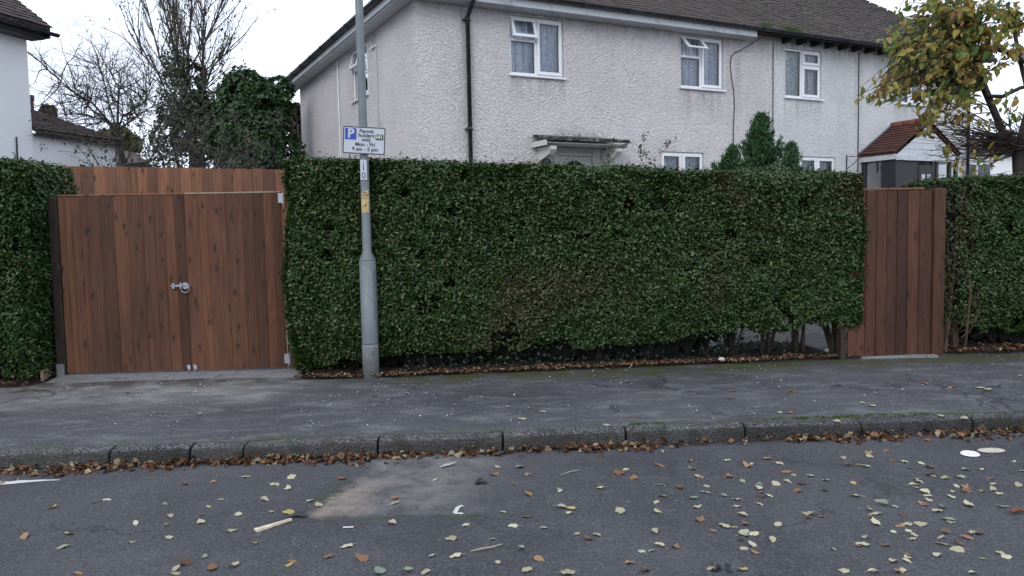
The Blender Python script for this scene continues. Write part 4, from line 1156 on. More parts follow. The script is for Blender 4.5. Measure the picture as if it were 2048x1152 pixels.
def hedge(label, x0, x1, yf, depth, ztop, zbot, n, mat, seed, thin=None, stems=12, extra_stem_z=.55, corez=None):
    rs = np.random.RandomState(seed)
    L = x1 - x0; H = 1.9
    h = thing('hedge', label, 'hedge', (x0, yf(x0), 0), 0)
    wts = np.array([L * H * 1.0, L * depth * .8, depth * H, depth * H, L * H * .12]); cnt = (n * wts / wts.sum()).astype(int)
    PP, NN = [], []
    for face, c in enumerate(cnt):
        s = rs.rand(c); d = rs.rand(c); zz = rs.rand(c)
        X = x0 + L * s; zt = ztop(X)
        Z = zbot(X) + (zt - zbot(X)) * zz
        Yd = depth * d
        nrm = np.zeros((c, 3))
        if face == 0: Yd = np.zeros(c); nrm[:, 1] = -1
        elif face == 1: Z = zt; nrm[:, 2] = 1
        elif face == 2: X = np.full(c, x0); nrm[:, 0] = -1
        elif face == 3: X = np.full(c, x1); nrm[:, 0] = 1
        else: Yd = np.full(c, depth); nrm[:, 1] = 1
        zt = ztop(X)
        if face in (2, 3): Z = zbot(X) + (zt - zbot(X)) * zz
        P = np.stack([X, yf(X) + Yd, Z], 1)
        # rounded top edge and ends
        r = .10
        def rnd(v): return np.clip(v, 0, r)
        # tuck the foot inwards
        foot = np.clip((.75 - Z) / .75, 0, 1) ** 2 * .22
        if face in (0,): P[:, 1] += foot
        lump = ((vnoise(P, 1.1) - .5) * .12 + (vnoise(P + 7, 3.2) - .5) * .07 + (vnoise(P + 9, 9.0) - .5) * .05) * (.45 if face == 1 else 1)
        P += nrm * lump[:, None]
        ed = np.stack([X - x0, x1 - X, zt - Z, Yd, depth - Yd], 1)
        inn = rs.exponential(.040, c).clip(0, .22) * (1 + 0 * X) - rs.exponential(.012, c)
        P -= nrm * inn[:, None]
        # corner rounding
        k = np.clip(1 - (zt - Z) / r, 0, 1) ** 2 * r * .6
        if face in (0, 2, 3): P -= nrm * k[:, None]
        if face == 1:
            e = np.minimum(np.minimum(X - x0, x1 - X), np.minimum(Yd, depth - Yd)); P[:, 2] -= np.clip(1 - e / r, 0, 1) ** 2 * r * .6
        if face == 0:
            e = np.minimum(X - x0, x1 - X); P[:, 1] += np.clip(1 - e / r, 0, 1) ** 2 * r * .7
        hole = vnoise(P, 6.5) * .6 + vnoise(P + 3, 2.1) * .4
        keep = (hole > .285) | (inn > .05)
        if thin is not None: keep &= rs.rand(c) < thin(P)
        rag = zbot(P[:, 0]) + .22 * (vnoise(P * [1, 0, 0] + seed, 2.6) - .35) + .12 * (vnoise(P * [1, 0, 0] + seed * 2, 9) - .5)
        keep &= (P[:, 2] > rag) | (rs.rand(c) < .07)
        PP.append(P[keep]); NN.append(nrm[keep])
    P = np.concatenate(PP); Nn = np.concatenate(NN); c = len(P)
    ln = nz(Nn * .55 + np.array([0, 0, .75]) + rs.normal(0, .45, (c, 3)))
    ax = nz(rs.normal(0, 1, (c, 3)) + Nn * .5 + np.array([0, 0, -.15]))
    size = rs.uniform(.026, .048, c)
    V, F = leaf_arrays(P, ln, ax, size, size * rs.uniform(.48, .66, c), .16, .10)
    # stray leafy shoots standing above the clipped top
    sp, sn, sa = [], [], []
    for _ in range(int(L * 9)):
        x = rs.uniform(x0 + .05, x1 - .05); y = yf(x) + rs.uniform(.0, depth * .6); z = float(ztop(np.array([x]))[0])
        hh = rs.exponential(.030) + .02; lean = rs.normal(0, .25)
        for q in np.linspace(0, 1, 3 + int(hh * 60)):
            sp.append((x + lean * hh * q, y, z - .03 + (hh + .03) * q)); sn.append(rs.normal(0, .7, 3) + [0, -.4, .3]); sa.append(rs.normal(0, .6, 3) + [0, 0, .6])
    sp = np.array(sp); ss_ = rs.uniform(.02, .038, len(sp))
    V2_, F2_ = leaf_arrays(sp, np.array(sn), np.array(sa), ss_, ss_ * .5, .16, .10)
    npmesh('foliage', np.concatenate([V, V2_]), np.concatenate([F, F2_ + len(V)]), mat, h, world=True)
    # solid core for inner twigs, with the hedge's inner shade in its dark colour
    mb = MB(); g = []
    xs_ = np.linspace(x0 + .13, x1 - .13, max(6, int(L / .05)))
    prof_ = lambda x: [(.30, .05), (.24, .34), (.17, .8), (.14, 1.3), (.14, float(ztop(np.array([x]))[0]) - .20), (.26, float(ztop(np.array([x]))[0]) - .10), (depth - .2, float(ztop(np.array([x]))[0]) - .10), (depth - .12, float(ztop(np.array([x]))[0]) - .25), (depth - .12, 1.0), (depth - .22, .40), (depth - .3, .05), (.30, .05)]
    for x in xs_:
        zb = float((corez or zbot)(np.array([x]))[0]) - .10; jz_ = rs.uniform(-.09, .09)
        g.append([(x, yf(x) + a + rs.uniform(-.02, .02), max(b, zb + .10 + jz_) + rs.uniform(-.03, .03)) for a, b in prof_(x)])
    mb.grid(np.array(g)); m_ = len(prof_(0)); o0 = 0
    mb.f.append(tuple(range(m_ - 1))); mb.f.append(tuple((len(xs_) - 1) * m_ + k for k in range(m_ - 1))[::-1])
    part('twig_shade_core', mb, M_core, h, world=True)
    # stems in clumps
    for k in range(stems):
        x = x0 + L * (k + .5) / stems + rs.uniform(-.1, .1) * L / stems; y = yf(x) + depth * .42 + rs.uniform(-.1, .1)
        mb = MB()
        for j in range(rs.randint(9, 16)):
            a = rs.uniform(0, 6.28); sp = rs.uniform(.05, .26); hgt = extra_stem_z + rs.uniform(.1, .35)
            b0 = np.array([x + rs.uniform(-.05, .05), y + rs.uniform(-.05, .05), -.02])
            p1 = b0 + [sp * .35 * math.cos(a), sp * .35 * math.sin(a), hgt * .4]; p2 = b0 + [sp * math.cos(a), sp * math.sin(a), hgt]
            r0 = rs.uniform(.005, .018)
            mb.tube([b0, p1, p2], [r0 * 1.2, r0, r0 * .6], 6)
            for _ in range(2):
                q0 = p1 * .5 + p2 * .5; mb.tube([q0, q0 + rs.uniform(-.16, .16, 3) + [0, 0, .12]], [r0 * .45, r0 * .2], 4)
        part('trunk', mb, M_stem, h, True, world=True)
    return h

hx_ = lambda *k: k
H_mid = hedge('long dark clipped hedge behind the lamp column, between the gates', -2.27, 3.76, lambda x: 8.0 + .07 * (x + 2.3), .95,
              lambda X: np.interp(X, [-2.3, -1.6, 0, 2.0, 3.8], [2.235, 2.22, 2.15, 2.06, 1.995]),
              lambda X: np.interp(X, [-2.3, -1.75, -1.3, 1.2, 2.4, 3.8], [.02, .06, .19, .21, .30, .35]), 250000, M_hedge, 31, stems=16, corez=lambda X: np.interp(X, [-2.3, 1.5, 2.1, 2.5, 3.8], [.02, .02, .2, .42, .46]))
H_left = hedge('clipped green hedge at the left edge beside the wide gate', -8.2, -4.86, lambda x: 7.86 + .03 * (x + 5), 1.02,
               lambda X: np.interp(X, [-8.2, -4.8], [2.33, 2.25]), lambda X: np.interp(X, [-8.2, -4.8], [.04, .06]), 110000, M_hedgeL, 37, stems=6, corez=lambda X: X * 0)
def thinR(P):
    return np.clip((P[:, 0] - 4.86) / .42, .10, 1) * np.where((P[:, 2] > 1.80) & (P[:, 0] > 4.6), 1, 1) + (P[:, 2] > 1.84) * .8 * (P[:, 1] > 9.2)
H_right = hedge('hedge at the right edge with a bare brown end by the narrow gate', 4.82, 9.0, lambda x: 8.74 + .04 * (x - 4.8), 1.12,
                lambda X: np.interp(X, [4.8, 9.0], [1.955, 1.98]), lambda X: np.interp(X, [4.8, 5.6, 9.0], [.30, .16, .12]), 140000, M_hedgeR, 41, thin=thinR, stems=15, corez=lambda X: np.interp(X, [4.8, 5.1, 5.4, 9], [.4, .3, .05, .05]))
mb = MB()                                    # bare brown end of that hedge
rs = np.random.RandomState(8)
for _ in range(420):
    p = np.array([rs.uniform(4.80, 5.16), rs.uniform(8.70, 9.5), rs.uniform(.15, 1.8)]); l = rs.uniform(.12, .42)
    d = nz(np.array([[rs.normal(-.1, .5), rs.normal(-.2, .5), rs.normal(.75, .45)]]))[0]
    r0 = rs.uniform(.002, .007); mb.tube([p, p + d * l * .5 + rs.normal(0, .02, 3), p + d * l], [r0, r0 * .8, r0 * .4], 4)
for _ in range(10):
    p = np.array([rs.uniform(4.84, 5.2), rs.uniform(8.72, 9.2), 0]); q = p + [rs.uniform(-.12, .2), rs.uniform(-.1, .1), rs.uniform(1.0, 1.75)]
    mb.tube([p, (p + q) / 2 + rs.normal(0, .04, 3), q], [.018, .013, .006], 5)
part('dead_twigs', mb, M_deadtwig, H_right, world=True)

# ivy and litter at the foot of the middle hedge
M_ivy = leafmat('ground_ivy', [(0, (.007, .016, .010)), (.6, (.013, .028, .017)), (1, (.035, .052, .030))], .35, .45, .1)
rs = np.random.RandomState(77); n = 3800
X = rs.uniform(-1.2, 3.2, n); keep = rs.rand(n) < np.interp(X, [-1.2, -.2, 1.6, 2.4, 3.2], [.35, 1, 1, .45, .15]); X = X[keep]; n = len(X)
d = rs.beta(2, 2.5, n) * .6 + .08
P = np.stack([X, backY(X) + d, .04 + rs.rand(n) ** 1.5 * (.10 + .34 * vnoise(np.stack([X, X * 0, X * 0], 1), 2.3)) * np.sin(np.clip(d / .6, 0, 1) * 3.1)], 1)
V, F = leaf_arrays(P, np.array([0, -.5, .8]) + rs.normal(0, .45, (n, 3)), rs.normal(0, 1, (n, 3)), rs.uniform(.022, .05, n), rs.uniform(.02, .04, n), .12, .1)
tag(npmesh('ground_ivy', V, F, M_ivy), kind='stuff')

M_litter = leafmat('brown_leaf_litter', [(0, (.030, .017, .012)), (.3, (.085, .038, .022)), (.58, (.15, .066, .035)), (.76, (.22, .13, .075)), (.9, (.36, .29, .19)), (1, (.17, .18, .12))], .7, .25, .1)
def litter(P, rs, smin, smax, flat=.35):
    n = len(P)
    N = np.array([0, 0, 1.0]) + rs.normal(0, flat, (n, 3)); A = rs.normal(0, 1, (n, 3)); A[:, 2] *= .3
    L = rs.uniform(smin, smax, n)
    return leaf_arrays(P, N, A, L, L * rs.uniform(.5, .85, n), rs.uniform(-.1, .3), rs.uniform(.1, .3))
n = 3600
X = rs.uniform(-2.2, 3.75, n); X = X[rs.rand(n) < .25 + 1.1 * vnoise(np.stack([X, X * 0, X * 0], 1), 2.7) * np.interp(X, [-2.2, -1, 1, 3.7], [.5, .8, 1, 1.1])]; n = len(X); dd = rs.exponential(.13, n) * (.4 + 1.3 * vnoise(np.stack([X, X * 0 + 3, X * 0], 1), 3.5)) - .09 - .05 * vnoise(np.stack([X, X * 0 + 5, X * 0], 1), 5)
P = np.stack([X, backY(X) + dd.clip(-.12, .5), .032 + rs.rand(n) * .012], 1)
V1, F1 = litter(P, rs, .02, .05)
X = rs.uniform(4.8, 8.5, 1300); P = np.stack([X, backY(X) + rs.uniform(-.08, .5, 1300), .04 + rs.rand(1300) * .02], 1)
V2, F2 = litter(P, rs, .025, .06)
X = rs.uniform(-8, -4.85, 400); P = np.stack([X, backY(X) + rs.uniform(-.1, .2, 400), .03 + rs.rand(400) * .02], 1)
V3, F3 = litter(P, rs, .02, .05)
V = np.concatenate([V1, V2, V3]); F = np.concatenate([F1, F2 + len(V1), F3 + len(V1) + len(V2)])
tag(npmesh('hedge_litter', V, F, M_litter), kind='stuff')
# leaves drifted along the channel
n = 5200
X = rs.uniform(-6, 8, n); dens = vnoise(np.stack([X, X * 0, X * 0], 1), 1.6); dens2 = vnoise(np.stack([X, X * 0 + 4, X * 0], 1), 6)
keep = rs.rand(n) < .10 + 1.1 * dens2 * dens + np.interp(X, [-4, -3, 0], [.4, .15, 0]); X = X[keep]; n = len(X)
w = .028 + .075 * vnoise(np.stack([X, X * 0 + 9, X * 0], 1), 1.1) + np.interp(X, [-4.5, -3, -2], [.08, .03, 0]) + np.interp(X, [2.3, 4.5], [0, .12])
off = np.abs(rs.normal(0, 1, n)) * w
P = np.stack([X, kerbY(X) - .008 - off, ROADZ + .008 + .045 * np.exp(-off / .06) * rs.rand(n)], 1)
V, F = litter(P, rs, .025, .07, .6)
tag(npmesh('leaf_drift', V, F, M_litter), kind='stuff')
# moss and grass tufts behind the kerb
mb = MB()
for px, w in ((1275, 40), (1300, 30), (1590, 30), (1620, 35), (1690, 50), (1705, 30), (1740, 30), (1790, 35), (1850, 30)):
    c = onZ(px, 838 if px > 1500 else 848, -.058); c[1] = kerbY(c[0]) + .135
    for _ in range(6): tuft(mb, c + [rs.normal(0, .09), rs.uniform(-.01, .05), 0], 12, .012, .03, rs)
tag(part('kerb_grass', mb, M_grass), kind='stuff')
# pale grit and chips on the pavement
n = 900
X = rs.uniform(-5, 6, n); tt = rs.beta(1.6, 1.2, n); Y = (kerbY(X) + .15) * (1 - tt) + (backY(X) - .02) * tt
keep = vnoise(np.stack([X, Y, X * 0], 1), 1.3) > .42; X, Y, tt = X[keep], Y[keep], tt[keep]; n = len(X)
P = np.stack([X, Y, -.052 + .064 * np.minimum(1, tt * 1.25)], 1)
V, F = litter(P, rs, .008, .022, .2)
tag(npmesh('pavement_grit', V, F, plain('pale_grit', (.42, .41, .38), .85, .2, var=.35, scale=12)), kind='stuff')

# ------------------------------------------------------------------ fallen leaves on the road, one by one
def leafcol(name, a, b):
    t = NT(name); o = t.obj()
    r = t.n.new('ShaderNodeObjectInfo').outputs['Random']
    c = t.mix(r, a, b)
    c = t.mix(t.math('MULTIPLY', t.mr(t.noise(t.vadd(o, r), 60, 3), .5, .7), .4), c, tuple(x * .45 for x in a))
    p = t.pbr(c, .6, .3); tr = t.n.new('ShaderNodeBsdfTranslucent'); t.lk(c, tr.inputs['Color'])
    mx = t.n.new('ShaderNodeMixShader'); mx.inputs[0].default_value = .15; t.l.new(p, mx.inputs[1]); t.l.new(tr.outputs[0], mx.inputs[2])
    return t.end(mx.outputs[0])
LK = {'p': (leafcol('pale_leaf', (.34, .305, .20), (.58, .53, .38)), 'small pale yellow leaf lying on the dark road', 'pale leaves on the road'),
      'y': (leafcol('yellow_leaf', (.38, .30, .09), (.50, .42, .18)), 'bright yellow leaf lying on the dark road', 'yellow leaves on the road'),
      'o': (leafcol('orange_leaf', (.20, .095, .05), (.36, .22, .12)), 'curled orange brown leaf lying on the dark road', 'orange brown leaves on the road'),
      'b': (leafcol('brown_leaf', (.10, .055, .035), (.17, .11, .08)), 'dark brown shrivelled leaf lying on the dark road', 'dark brown leaves on the road'),
      'g': (leafcol('grey_green_leaf', (.18, .23, .17), (.30, .34, .25)), 'grey green leaf lying face down on the road', 'grey green leaves on the road')}
def leaf_mesh(name, kind, seed):
    rs = np.random.RandomState(seed); n = 20
    th = np.linspace(0, 2 * math.pi, n, endpoint=False)
    if kind == 'maple':
        r = .5 * (.62 + .30 * np.abs(np.cos(2.5 * th)) ** 1.4 + rs.uniform(-.05, .05, n)); xx, yy = r * np.cos(th), r * np.sin(th)
    else:
        asp = rs.uniform(.58, .82)
        r = .5 * (1 + .05 * np.cos(9 * th) + rs.uniform(-.03, .03, n)); xx = r * np.cos(th) * (1 + .12 * np.cos(th)); yy = r * np.sin(th) * asp * (1 - .15 * np.cos(th))
    cu, cv, tw = rs.uniform(-.5, .9), rs.uniform(-.3, .9), rs.uniform(-.4, .4)
    hz = lambda x, y: .10 + cu * x * x + cv * y * y * 1.4 + tw * x * y + .05 * math.sin(9 * x + seed) * math.cos(8 * y)
    vs = [(0, 0, hz(0, 0))]
    for k in (.5, 1.0): vs += [(x * k, y * k, hz(x * k, y * k)) for x, y in zip(xx, yy)]
    zmin = min(v[2] for v in vs); vs = [(x, y, z - zmin + .015) for x, y, z in vs]
    fs = [(0, 1 + k, 1 + (k + 1) % n) for k in range(n)] + [(1 + k, 1 + n + k, 1 + n + (k + 1) % n, 1 + (k + 1) % n) for k in range(n)]
    mb = MB(); mb.add(vs, fs); mb.tube([(-.45, 0, .05), (-.62, .03, .04), (-.85, .10, .03)], [.014, .012, .010], 4)
    me = bpy.data.meshes.new(name); me.from_pydata(mb.v, [], mb.f); me.update(); return me
LMESH = {}
for k, (m, _, _) in LK.items():
    LMESH[k] = []
    for i in range(4):
        me = leaf_mesh('fallen_leaf', 'maple' if (k in 'ob' and i % 2 == 0) else 'oval', 10 + i + 7 * ord(k)); me.materials.append(m)
        me.polygons.foreach_set('use_smooth', [True] * len(me.polygons)); LMESH[k].append(me)
SPOTS = '''105,1015y 50,1073o 139,1068 127,1095 213,998 190,1003b 329,1007g 340,1032 334,1049g 272,1046 340,1076 263,1085 402,1045 404,1029b 417,1012y 442,998 477,1028 529,999 576,976 583,953 490,952 543,1023 578,1025y 463,1062 513,1087y 585,1124o 577,1132y 658,1115o 468,1132 425,1137o 350,1139 352,1148 410,1115g 372,1128b 157,1148o 665,997 683,956o 427,962o 372,967o 548,968 620,1001 638,1011
787,1006 790,996o 784,1047 694,1093 726,1119o 864,1112 912,1113 853,1146 815,1144g 759,1145g 932,1050 903,1078 987,1079 1006,1023 1027,1052 1088,1056 1057,988o 1125,1014 1143,1017y 1140,1026 1116,977 1120,980 1177,1078o 1154,1068 1077,1120o 1054,1142 995,1127 1134,1148 1041,1098g 1241,1024 1313,1004 1324,969 1310,1064 1320,1092 1283,1104 1304,1103g 1351,1095o 1259,1127o 1252,938 1238,945o 1268,954o 1320,929o 1200,975 1327,992 1315,1023 1030,967b 1055,948o 988,947o 870,958 1053,1033b 995,932 1041,933g 1290,1144b 1194,1071
1403,953o 1395,952 1536,916o 1570,943o 1458,952o 1587,949 1485,961 1519,969g 1517,976 1552,967 1413,971 1411,984 1387,996g 1394,1014 1473,999 1446,992g 1523,984 1523,992b 1538,991 1519,1008 1475,1013 1595,982o 1650,981b 1711,992 1707,965y 1717,928y 1732,932 1695,929b 1617,1028 1618,1036b 1642,1033o 1491,1049o 1450,1052 1468,1055 1487,1067 1494,1072g 1509,1069 1428,1063o 1483,1082b 1505,1092 1487,1098 1511,1106o 1544,1081 1556,1049 1485,1030 1400,1040o 1762,1002 1767,1009g 1740,1020 1750,1028 1744,1034b 1752,1048 1805,1030b 1790,1013 1732,1077 1717,1092o 1724,1090 1666,1099 1772,1092b 1801,1053o 1815,1050 1787,1064 1818,1063 1829,1071 1825,1079 1840,1049 1813,1112b 1815,1117 1813,1123 1787,1125 1805,1143 1797,1145o 1846,1008o 1843,1006 1858,1000 1874,1022 1884,1015g 1850,984 1854,991 1834,957 1840,963 1827,970 1830,974 1866,951 1860,948o 1891,956 1844,926 1858,933o 1913,972 1929,974o 1903,994 1905,983 1933,982o 1964,982o 1987,979 1999,987 1986,968 1962,938 1932,938 1925,951 1921,954g 1938,1011 1999,1013 2011,1014 1901,1045 1898,1040g 1936,1077o 1891,1065b 1882,1076 1884,1089 1915,1101 1915,1090b 1874,1113 1966,1119y 2001,1108 2013,1116 1946,1148 1748,1146 1689,1144 1485,1141y 1423,1139 2029,922 2044,941 2037,970 1980,957b 1955,1067b 1944,1068 1575,963 1604,967b 1360,975b 1380,920o 1384,937 1454,919 1494,930o 1503,927 1558,925 1620,950 1651,960 1686,915 1737,905o 1740,912 1785,919o 1808,922 1772,899o 1823,935b'''
rs = np.random.RandomState(123); used = set()
for tok in SPOTS.split():
    k = tok[-1] if tok[-1].isalpha() else 'p'; xy = tok.rstrip('pyobg').split(',')
    px, py = float(xy[0]), float(xy[1])
    p = onZ(px, py, ROADZ + .012)
    m, lab, grp = LK[k]
    o = bpy.data.objects.new('fallen_leaf', LMESH[k][rs.randint(4)]); COL.objects.link(o)
    s = rs.uniform(.036, .074) * (1.15 if k == 'o' else 1)
    rz = ROADZ + .03 * math.sin(min(1, (kerbY(p[0]) - p[1]) / (kerbY(p[0]) + 3.0) * 1.2) * math.pi / 2)
    o.location = (p[0], p[1], rz + .002); o.rotation_euler = (rs.normal(0, .16), rs.normal(0, .16), rs.uniform(0, 6.28)); o.scale = (s, s * rs.uniform(.75, 1.1), s * rs.uniform(.5, 1.5))
    tag(o, lab, 'leaf', grp)
for px, py, k in ((1900, 772, 'p'), (1675, 833, 'p'), (1905, 771, 'o'), (1960, 772, 'p'), (1583, 780, 'o'), (1465, 780, 'o'), (1725, 800, 'p'), (1745, 805, 'p'), (1850, 765, 'o'), (1460, 793, 'b'), (1580, 818, 'o'), (400, 824, 'p'), (1215, 842, 'p'), (1045, 831, 'p'), (1085, 818, 'p'), (1975, 775, 'p'), (2040, 750, 'p'), (1560, 818, 'p'), (1740, 835, 'b'), (1882, 822, 'p'), (1928, 827, 'p'), (750, 793, 'b'), (128, 781, 'b')):
    p = onZ(px, py, -.02)
    o = bpy.data.objects.new('fallen_leaf', LMESH[k][rs.randint(4)]); COL.objects.link(o)
    s = rs.uniform(.05, .075); tt = (p[1] - kerbY(p[0]) - .127) / (backY(p[0]) + .62 - kerbY(p[0]) - .127)
    o.location = (p[0], p[1], -.060 + .064 * min(1, max(0, tt) * 1.25) + .004); o.rotation_euler = (0, 0, rs.uniform(0, 6.28)); o.scale = (s, s, s * .6)
    lab = {'p': 'small pale leaf lying on the grey pavement', 'o': 'brown orange leaf lying on the grey pavement', 'b': 'dark curled leaf lying on the grey pavement'}[k]
    tag(o, lab, 'leaf', {'p': 'pale leaves on the pavement', 'o': 'orange leaves on the pavement', 'b': 'dark leaves on the pavement'}[k])

# litter items on the road
def rp(px, py, dz=.0):
    p = onZ(px, py, ROADZ + .013); return np.array([p[0], p[1], ROADZ + .03 * math.sin(min(1, (kerbY(p[0]) - p[1]) / (kerbY(p[0]) + 3.0) * 1.2) * math.pi / 2) + dz])
a, b = rp(511, 1061, .012), rp(583, 1041, .018)
mb = MB(); d = b - a; s_ = nz(np.cross(d, [0, 0, 1])[None])[0]
mb.add([a + s_ * .026, a - s_ * .020, a + d * .12 - s_ * .014, b - s_ * .005, b + s_ * .007, a + d * .5 + s_ * .016, a + d * .1 + s_ * .022], [(0, 1, 2, 3, 4, 5, 6)])
v0 = list(mb.v); mb.add([(x, y, z - .012) for x, y, z in v0], []); n7 = 7
mb.f += [(i, i + 7, (i + 1) % 7 + 7, (i + 1) % 7) for i in range(7)]
tag(part('wood_splinter', mb, plain('pale_split_wood', (.58, .50, .38), .7, .3, var=.15, scale=30)), 'long pale splinter of split wood lying on the road', 'splinter')
mb = MB(); c = rp(595, 1034, .012); mb.tube([c + [-.05, 0, 0], c + [0, .012, .006], c + [.05, .004, -.004]], [.008, .014, .008], 6); tag(part('bark_scrap', mb, M_iron), 'dark scrap of bark at the tip of the pale splinter', 'bark')
mb = MB(); c = rp(963, 966, .008)
mb.tube([c + [-.04, .0, 0], c + [.0, .006, .012], c + [.035, -.004, .004]], [.012, .014, .008], 6); mb.tube([c + [-.035, -.015, .002], c + [-.005, .01, .03]], [.009, .006], 5); tag(part('black_scrap', mb, M_iron), 'small black twisted scrap lying on the dusty road patch', 'scrap')
mb = MB(); pts = [rp(941, 1105, .008), rp(965, 1101, .012), rp(985, 1097, .010), rp(1004, 1092, .012)]; mb.tube(pts, [.003, .005, .0045, .003], 6); tag(part('twig', mb, plain('pale_twig', (.34, .29, .23), .8)), 'thin pale stick lying on the open road', 'twig')
mb = MB(); mb.tube([rp(2022, 1027, .012), rp(2036, 1024, .02), rp(2052, 1025, .012)], [.010, .013, .009], 6); tag(part('twig', mb, plain('reddish_stick', (.14, .06, .035), .8)), 'reddish brown stick at the right edge of the road', 'twig')
mb = MB(); mb.tube([rp(1122, 949, .006), rp(1140, 944, .012), rp(1160, 939, .006)], [.003, .004, .002], 5); tag(part('twig', mb, plain('grey_twig', (.30, .28, .25), .8)), 'short thin grey stick near the gutter leaves', 'twig')
c = rp(1940, 907, .004); mb = MB()
ro = [(c[0] + .062 * math.cos(t), c[1] + .062 * math.sin(t)) for t in np.linspace(0, 2 * math.pi, 28, endpoint=False)]
prof_ = [(0.0, .006), (.7, .006), (.74, .012), (.92, .012), (1.0, .001)]
P = [[(c[0] + r * .062 * math.cos(t), c[1] + r * .062 * math.sin(t), c[2] + h) for t in np.linspace(0, 2 * math.pi, 29)] for r, h in prof_]
mb.grid(np.array(P)); tag(part('plastic_disc', mb, M_white, None, True), 'round white plastic lid lying by the gutter leaves', 'lid')
c = rp(1983, 901, .0); mb = MB()
rk = np.random.RandomState(2)
P = []
for j, ph in enumerate(np.linspace(0, math.pi, 7)):
    P.append([(c[0] + .09 * math.sin(ph) * math.cos(t) * (1 + .2 * rk.rand()), c[1] + .05 * math.sin(ph) * math.sin(t), c[2] + .010 + .014 * math.cos(ph) * (1 + .2 * rk.rand())) for t in np.linspace(0, 2 * math.pi, 11)])
mb.grid(np.array(P)); tag(part('stone', mb, plain('pale_stone', (.45, .42, .35), .9, .2, var=.2, scale=25)), 'flat pale stone lying beside the white lid', 'stone')
a, b = rp(878, 934, .006), rp(914, 926, .02); mb = MB(); d = b - a; s_ = nz(np.cross(d, [0, 0, 1])[None])[0]
mb.add([a, a + d * .4 - s_ * .03, b, a + d * .5 + s_ * .02, a + [0, 0, .003], a + d * .4 - s_ * .03 + [0, 0, .003], b + [0, 0, .003], a + d * .5 + s_ * .02 + [0, 0, .003]], [(0, 1, 2, 3), (7, 6, 5, 4), (0, 4, 5, 1), (1, 5, 6, 2), (2, 6, 7, 3), (3, 7, 4, 0)])
tag(part('plastic_shard', mb, plain('grey_shard', (.36, .36, .37), .5, .4)), 'pale grey shard lying just below the gutter leaves', 'shard')
c = rp(1440, 1140, .0); mb = MB()
for _ in range(14):
    q = c + [rk.uniform(-.045, .045), rk.uniform(-.03, .03), rk.uniform(0, .02)]; mb.tube([q, q + rk.uniform(-.03, .03, 3) * [1, 1, .3]], [.007, .003], 4)
tag(part('dead_seed_head', mb, M_iron), 'dark shrivelled seed head lying at the bottom of the road', 'seed head')
mb = MB()                                    # white painted survey mark
def strip(p, q, w):
    p, q = np.array(p), np.array(q); d = q - p; s_ = nz(np.cross(d, [0, 0, 1])[None])[0] * w
    mb.add([p - s_, p + s_, q + s_, q - s_], [(0, 1, 2, 3)])
e = .005
mk = [rp(926, 1011, e), rp(917, 1013, e), rp(909, 1026, e), rp(926, 1027, e)]
strip(mk[0], mk[1], .012); strip(mk[1], mk[2], .013); strip(mk[2], mk[3], .012); strip(rp(686, 1055, e), rp(707, 1054, e), .010)
pm = plain('worn_white_road_paint', (.55, .54, .52), .7, .3, var=.12, scale=20)
tag(part('road_marking', mb, pm), kind='structure')
mb = MB(); P = []
for x_, (pa, pb) in zip(range(7), [((-60, 970), (-60, 963)), ((0, 967), (0, 960)), ((20, 966), (20, 961)), ((40, 964), (40, 958)), ((62, 962), (62, 958)), ((85, 960), (85, 957)), ((120, 958), (120, 957))]):
    P.append([rp(*pa, .004), rp(*pb, .004)])
mb.grid(np.array(P)); tag(part('road_marking', mb, pm), kind='structure')
# stones on the hedge bank
for px, py, s_, lab in ((1443, 716, .035, 'small white stone among the litter under the hedge'), (1655, 697, .03, 'pale stone at the hedge foot left of the narrow gate')):
    c = onZ(px, py + 6, .03); mb = MB(); P = []
    for ph in np.linspace(0, math.pi, 6): P.append([(c[0] + s_ * math.sin(ph) * math.cos(t) * (1 + .2 * rk.rand()), c[1] + s_ * .8 * math.sin(ph) * math.sin(t), c[2] + s_ * .5 + s_ * .7 * math.cos(ph)) for t in np.linspace(0, 2 * math.pi, 9)])
    mb.grid(np.array(P)); tag(part('stone', mb, plain('white_stone', (.5, .49, .46), .9)), lab, 'stone')

# ------------------------------------------------------------------ trees
def grow(out, rs, p, d, L, r, lv, spread=.55, upb=.15, wob=.12, kids=(3, 5), shrink=.62, seg=5):
    pts = [np.array(p, float)]; rad = [r]; d = nz(np.array([d], float))[0]
    for i in range(seg):
        d = nz((d + rs.normal(0, wob, 3) + [0, 0, upb * .3])[None])[0]
        pts.append(pts[-1] + d * L / seg); rad.append(max(.0022, r * (1 - .62 * (i + 1) / seg)))
    out.append((pts, rad, lv))
    if lv > 0:
        for _ in range(rs.randint(*kids)):
            t = rs.uniform(.25, 1.0); i = min(seg - 1, int(t * seg)); q = pts[i] + (pts[i+1] - pts[i]) * (t * seg - i)
            ax = nz(rs.normal(0, 1, (1, 3)))[0]; dd = nz((d * (1 - spread) + ax * spread + [0, 0, upb])[None])[0]
            grow(out, rs, q, dd, L * shrink * rs.uniform(.7, 1.2), max(.0025, rad[i] * .58), lv - 1, spread, upb, wob * 1.15, kids, shrink, max(3, seg - 1))
def branches_mesh(out, sides=(3, 4, 5, 6, 7)):
    mb = MB()
    for pts, rad, lv in out: mb.tube(pts, rad, sides[min(lv, 4)], cap=False)
    return mb
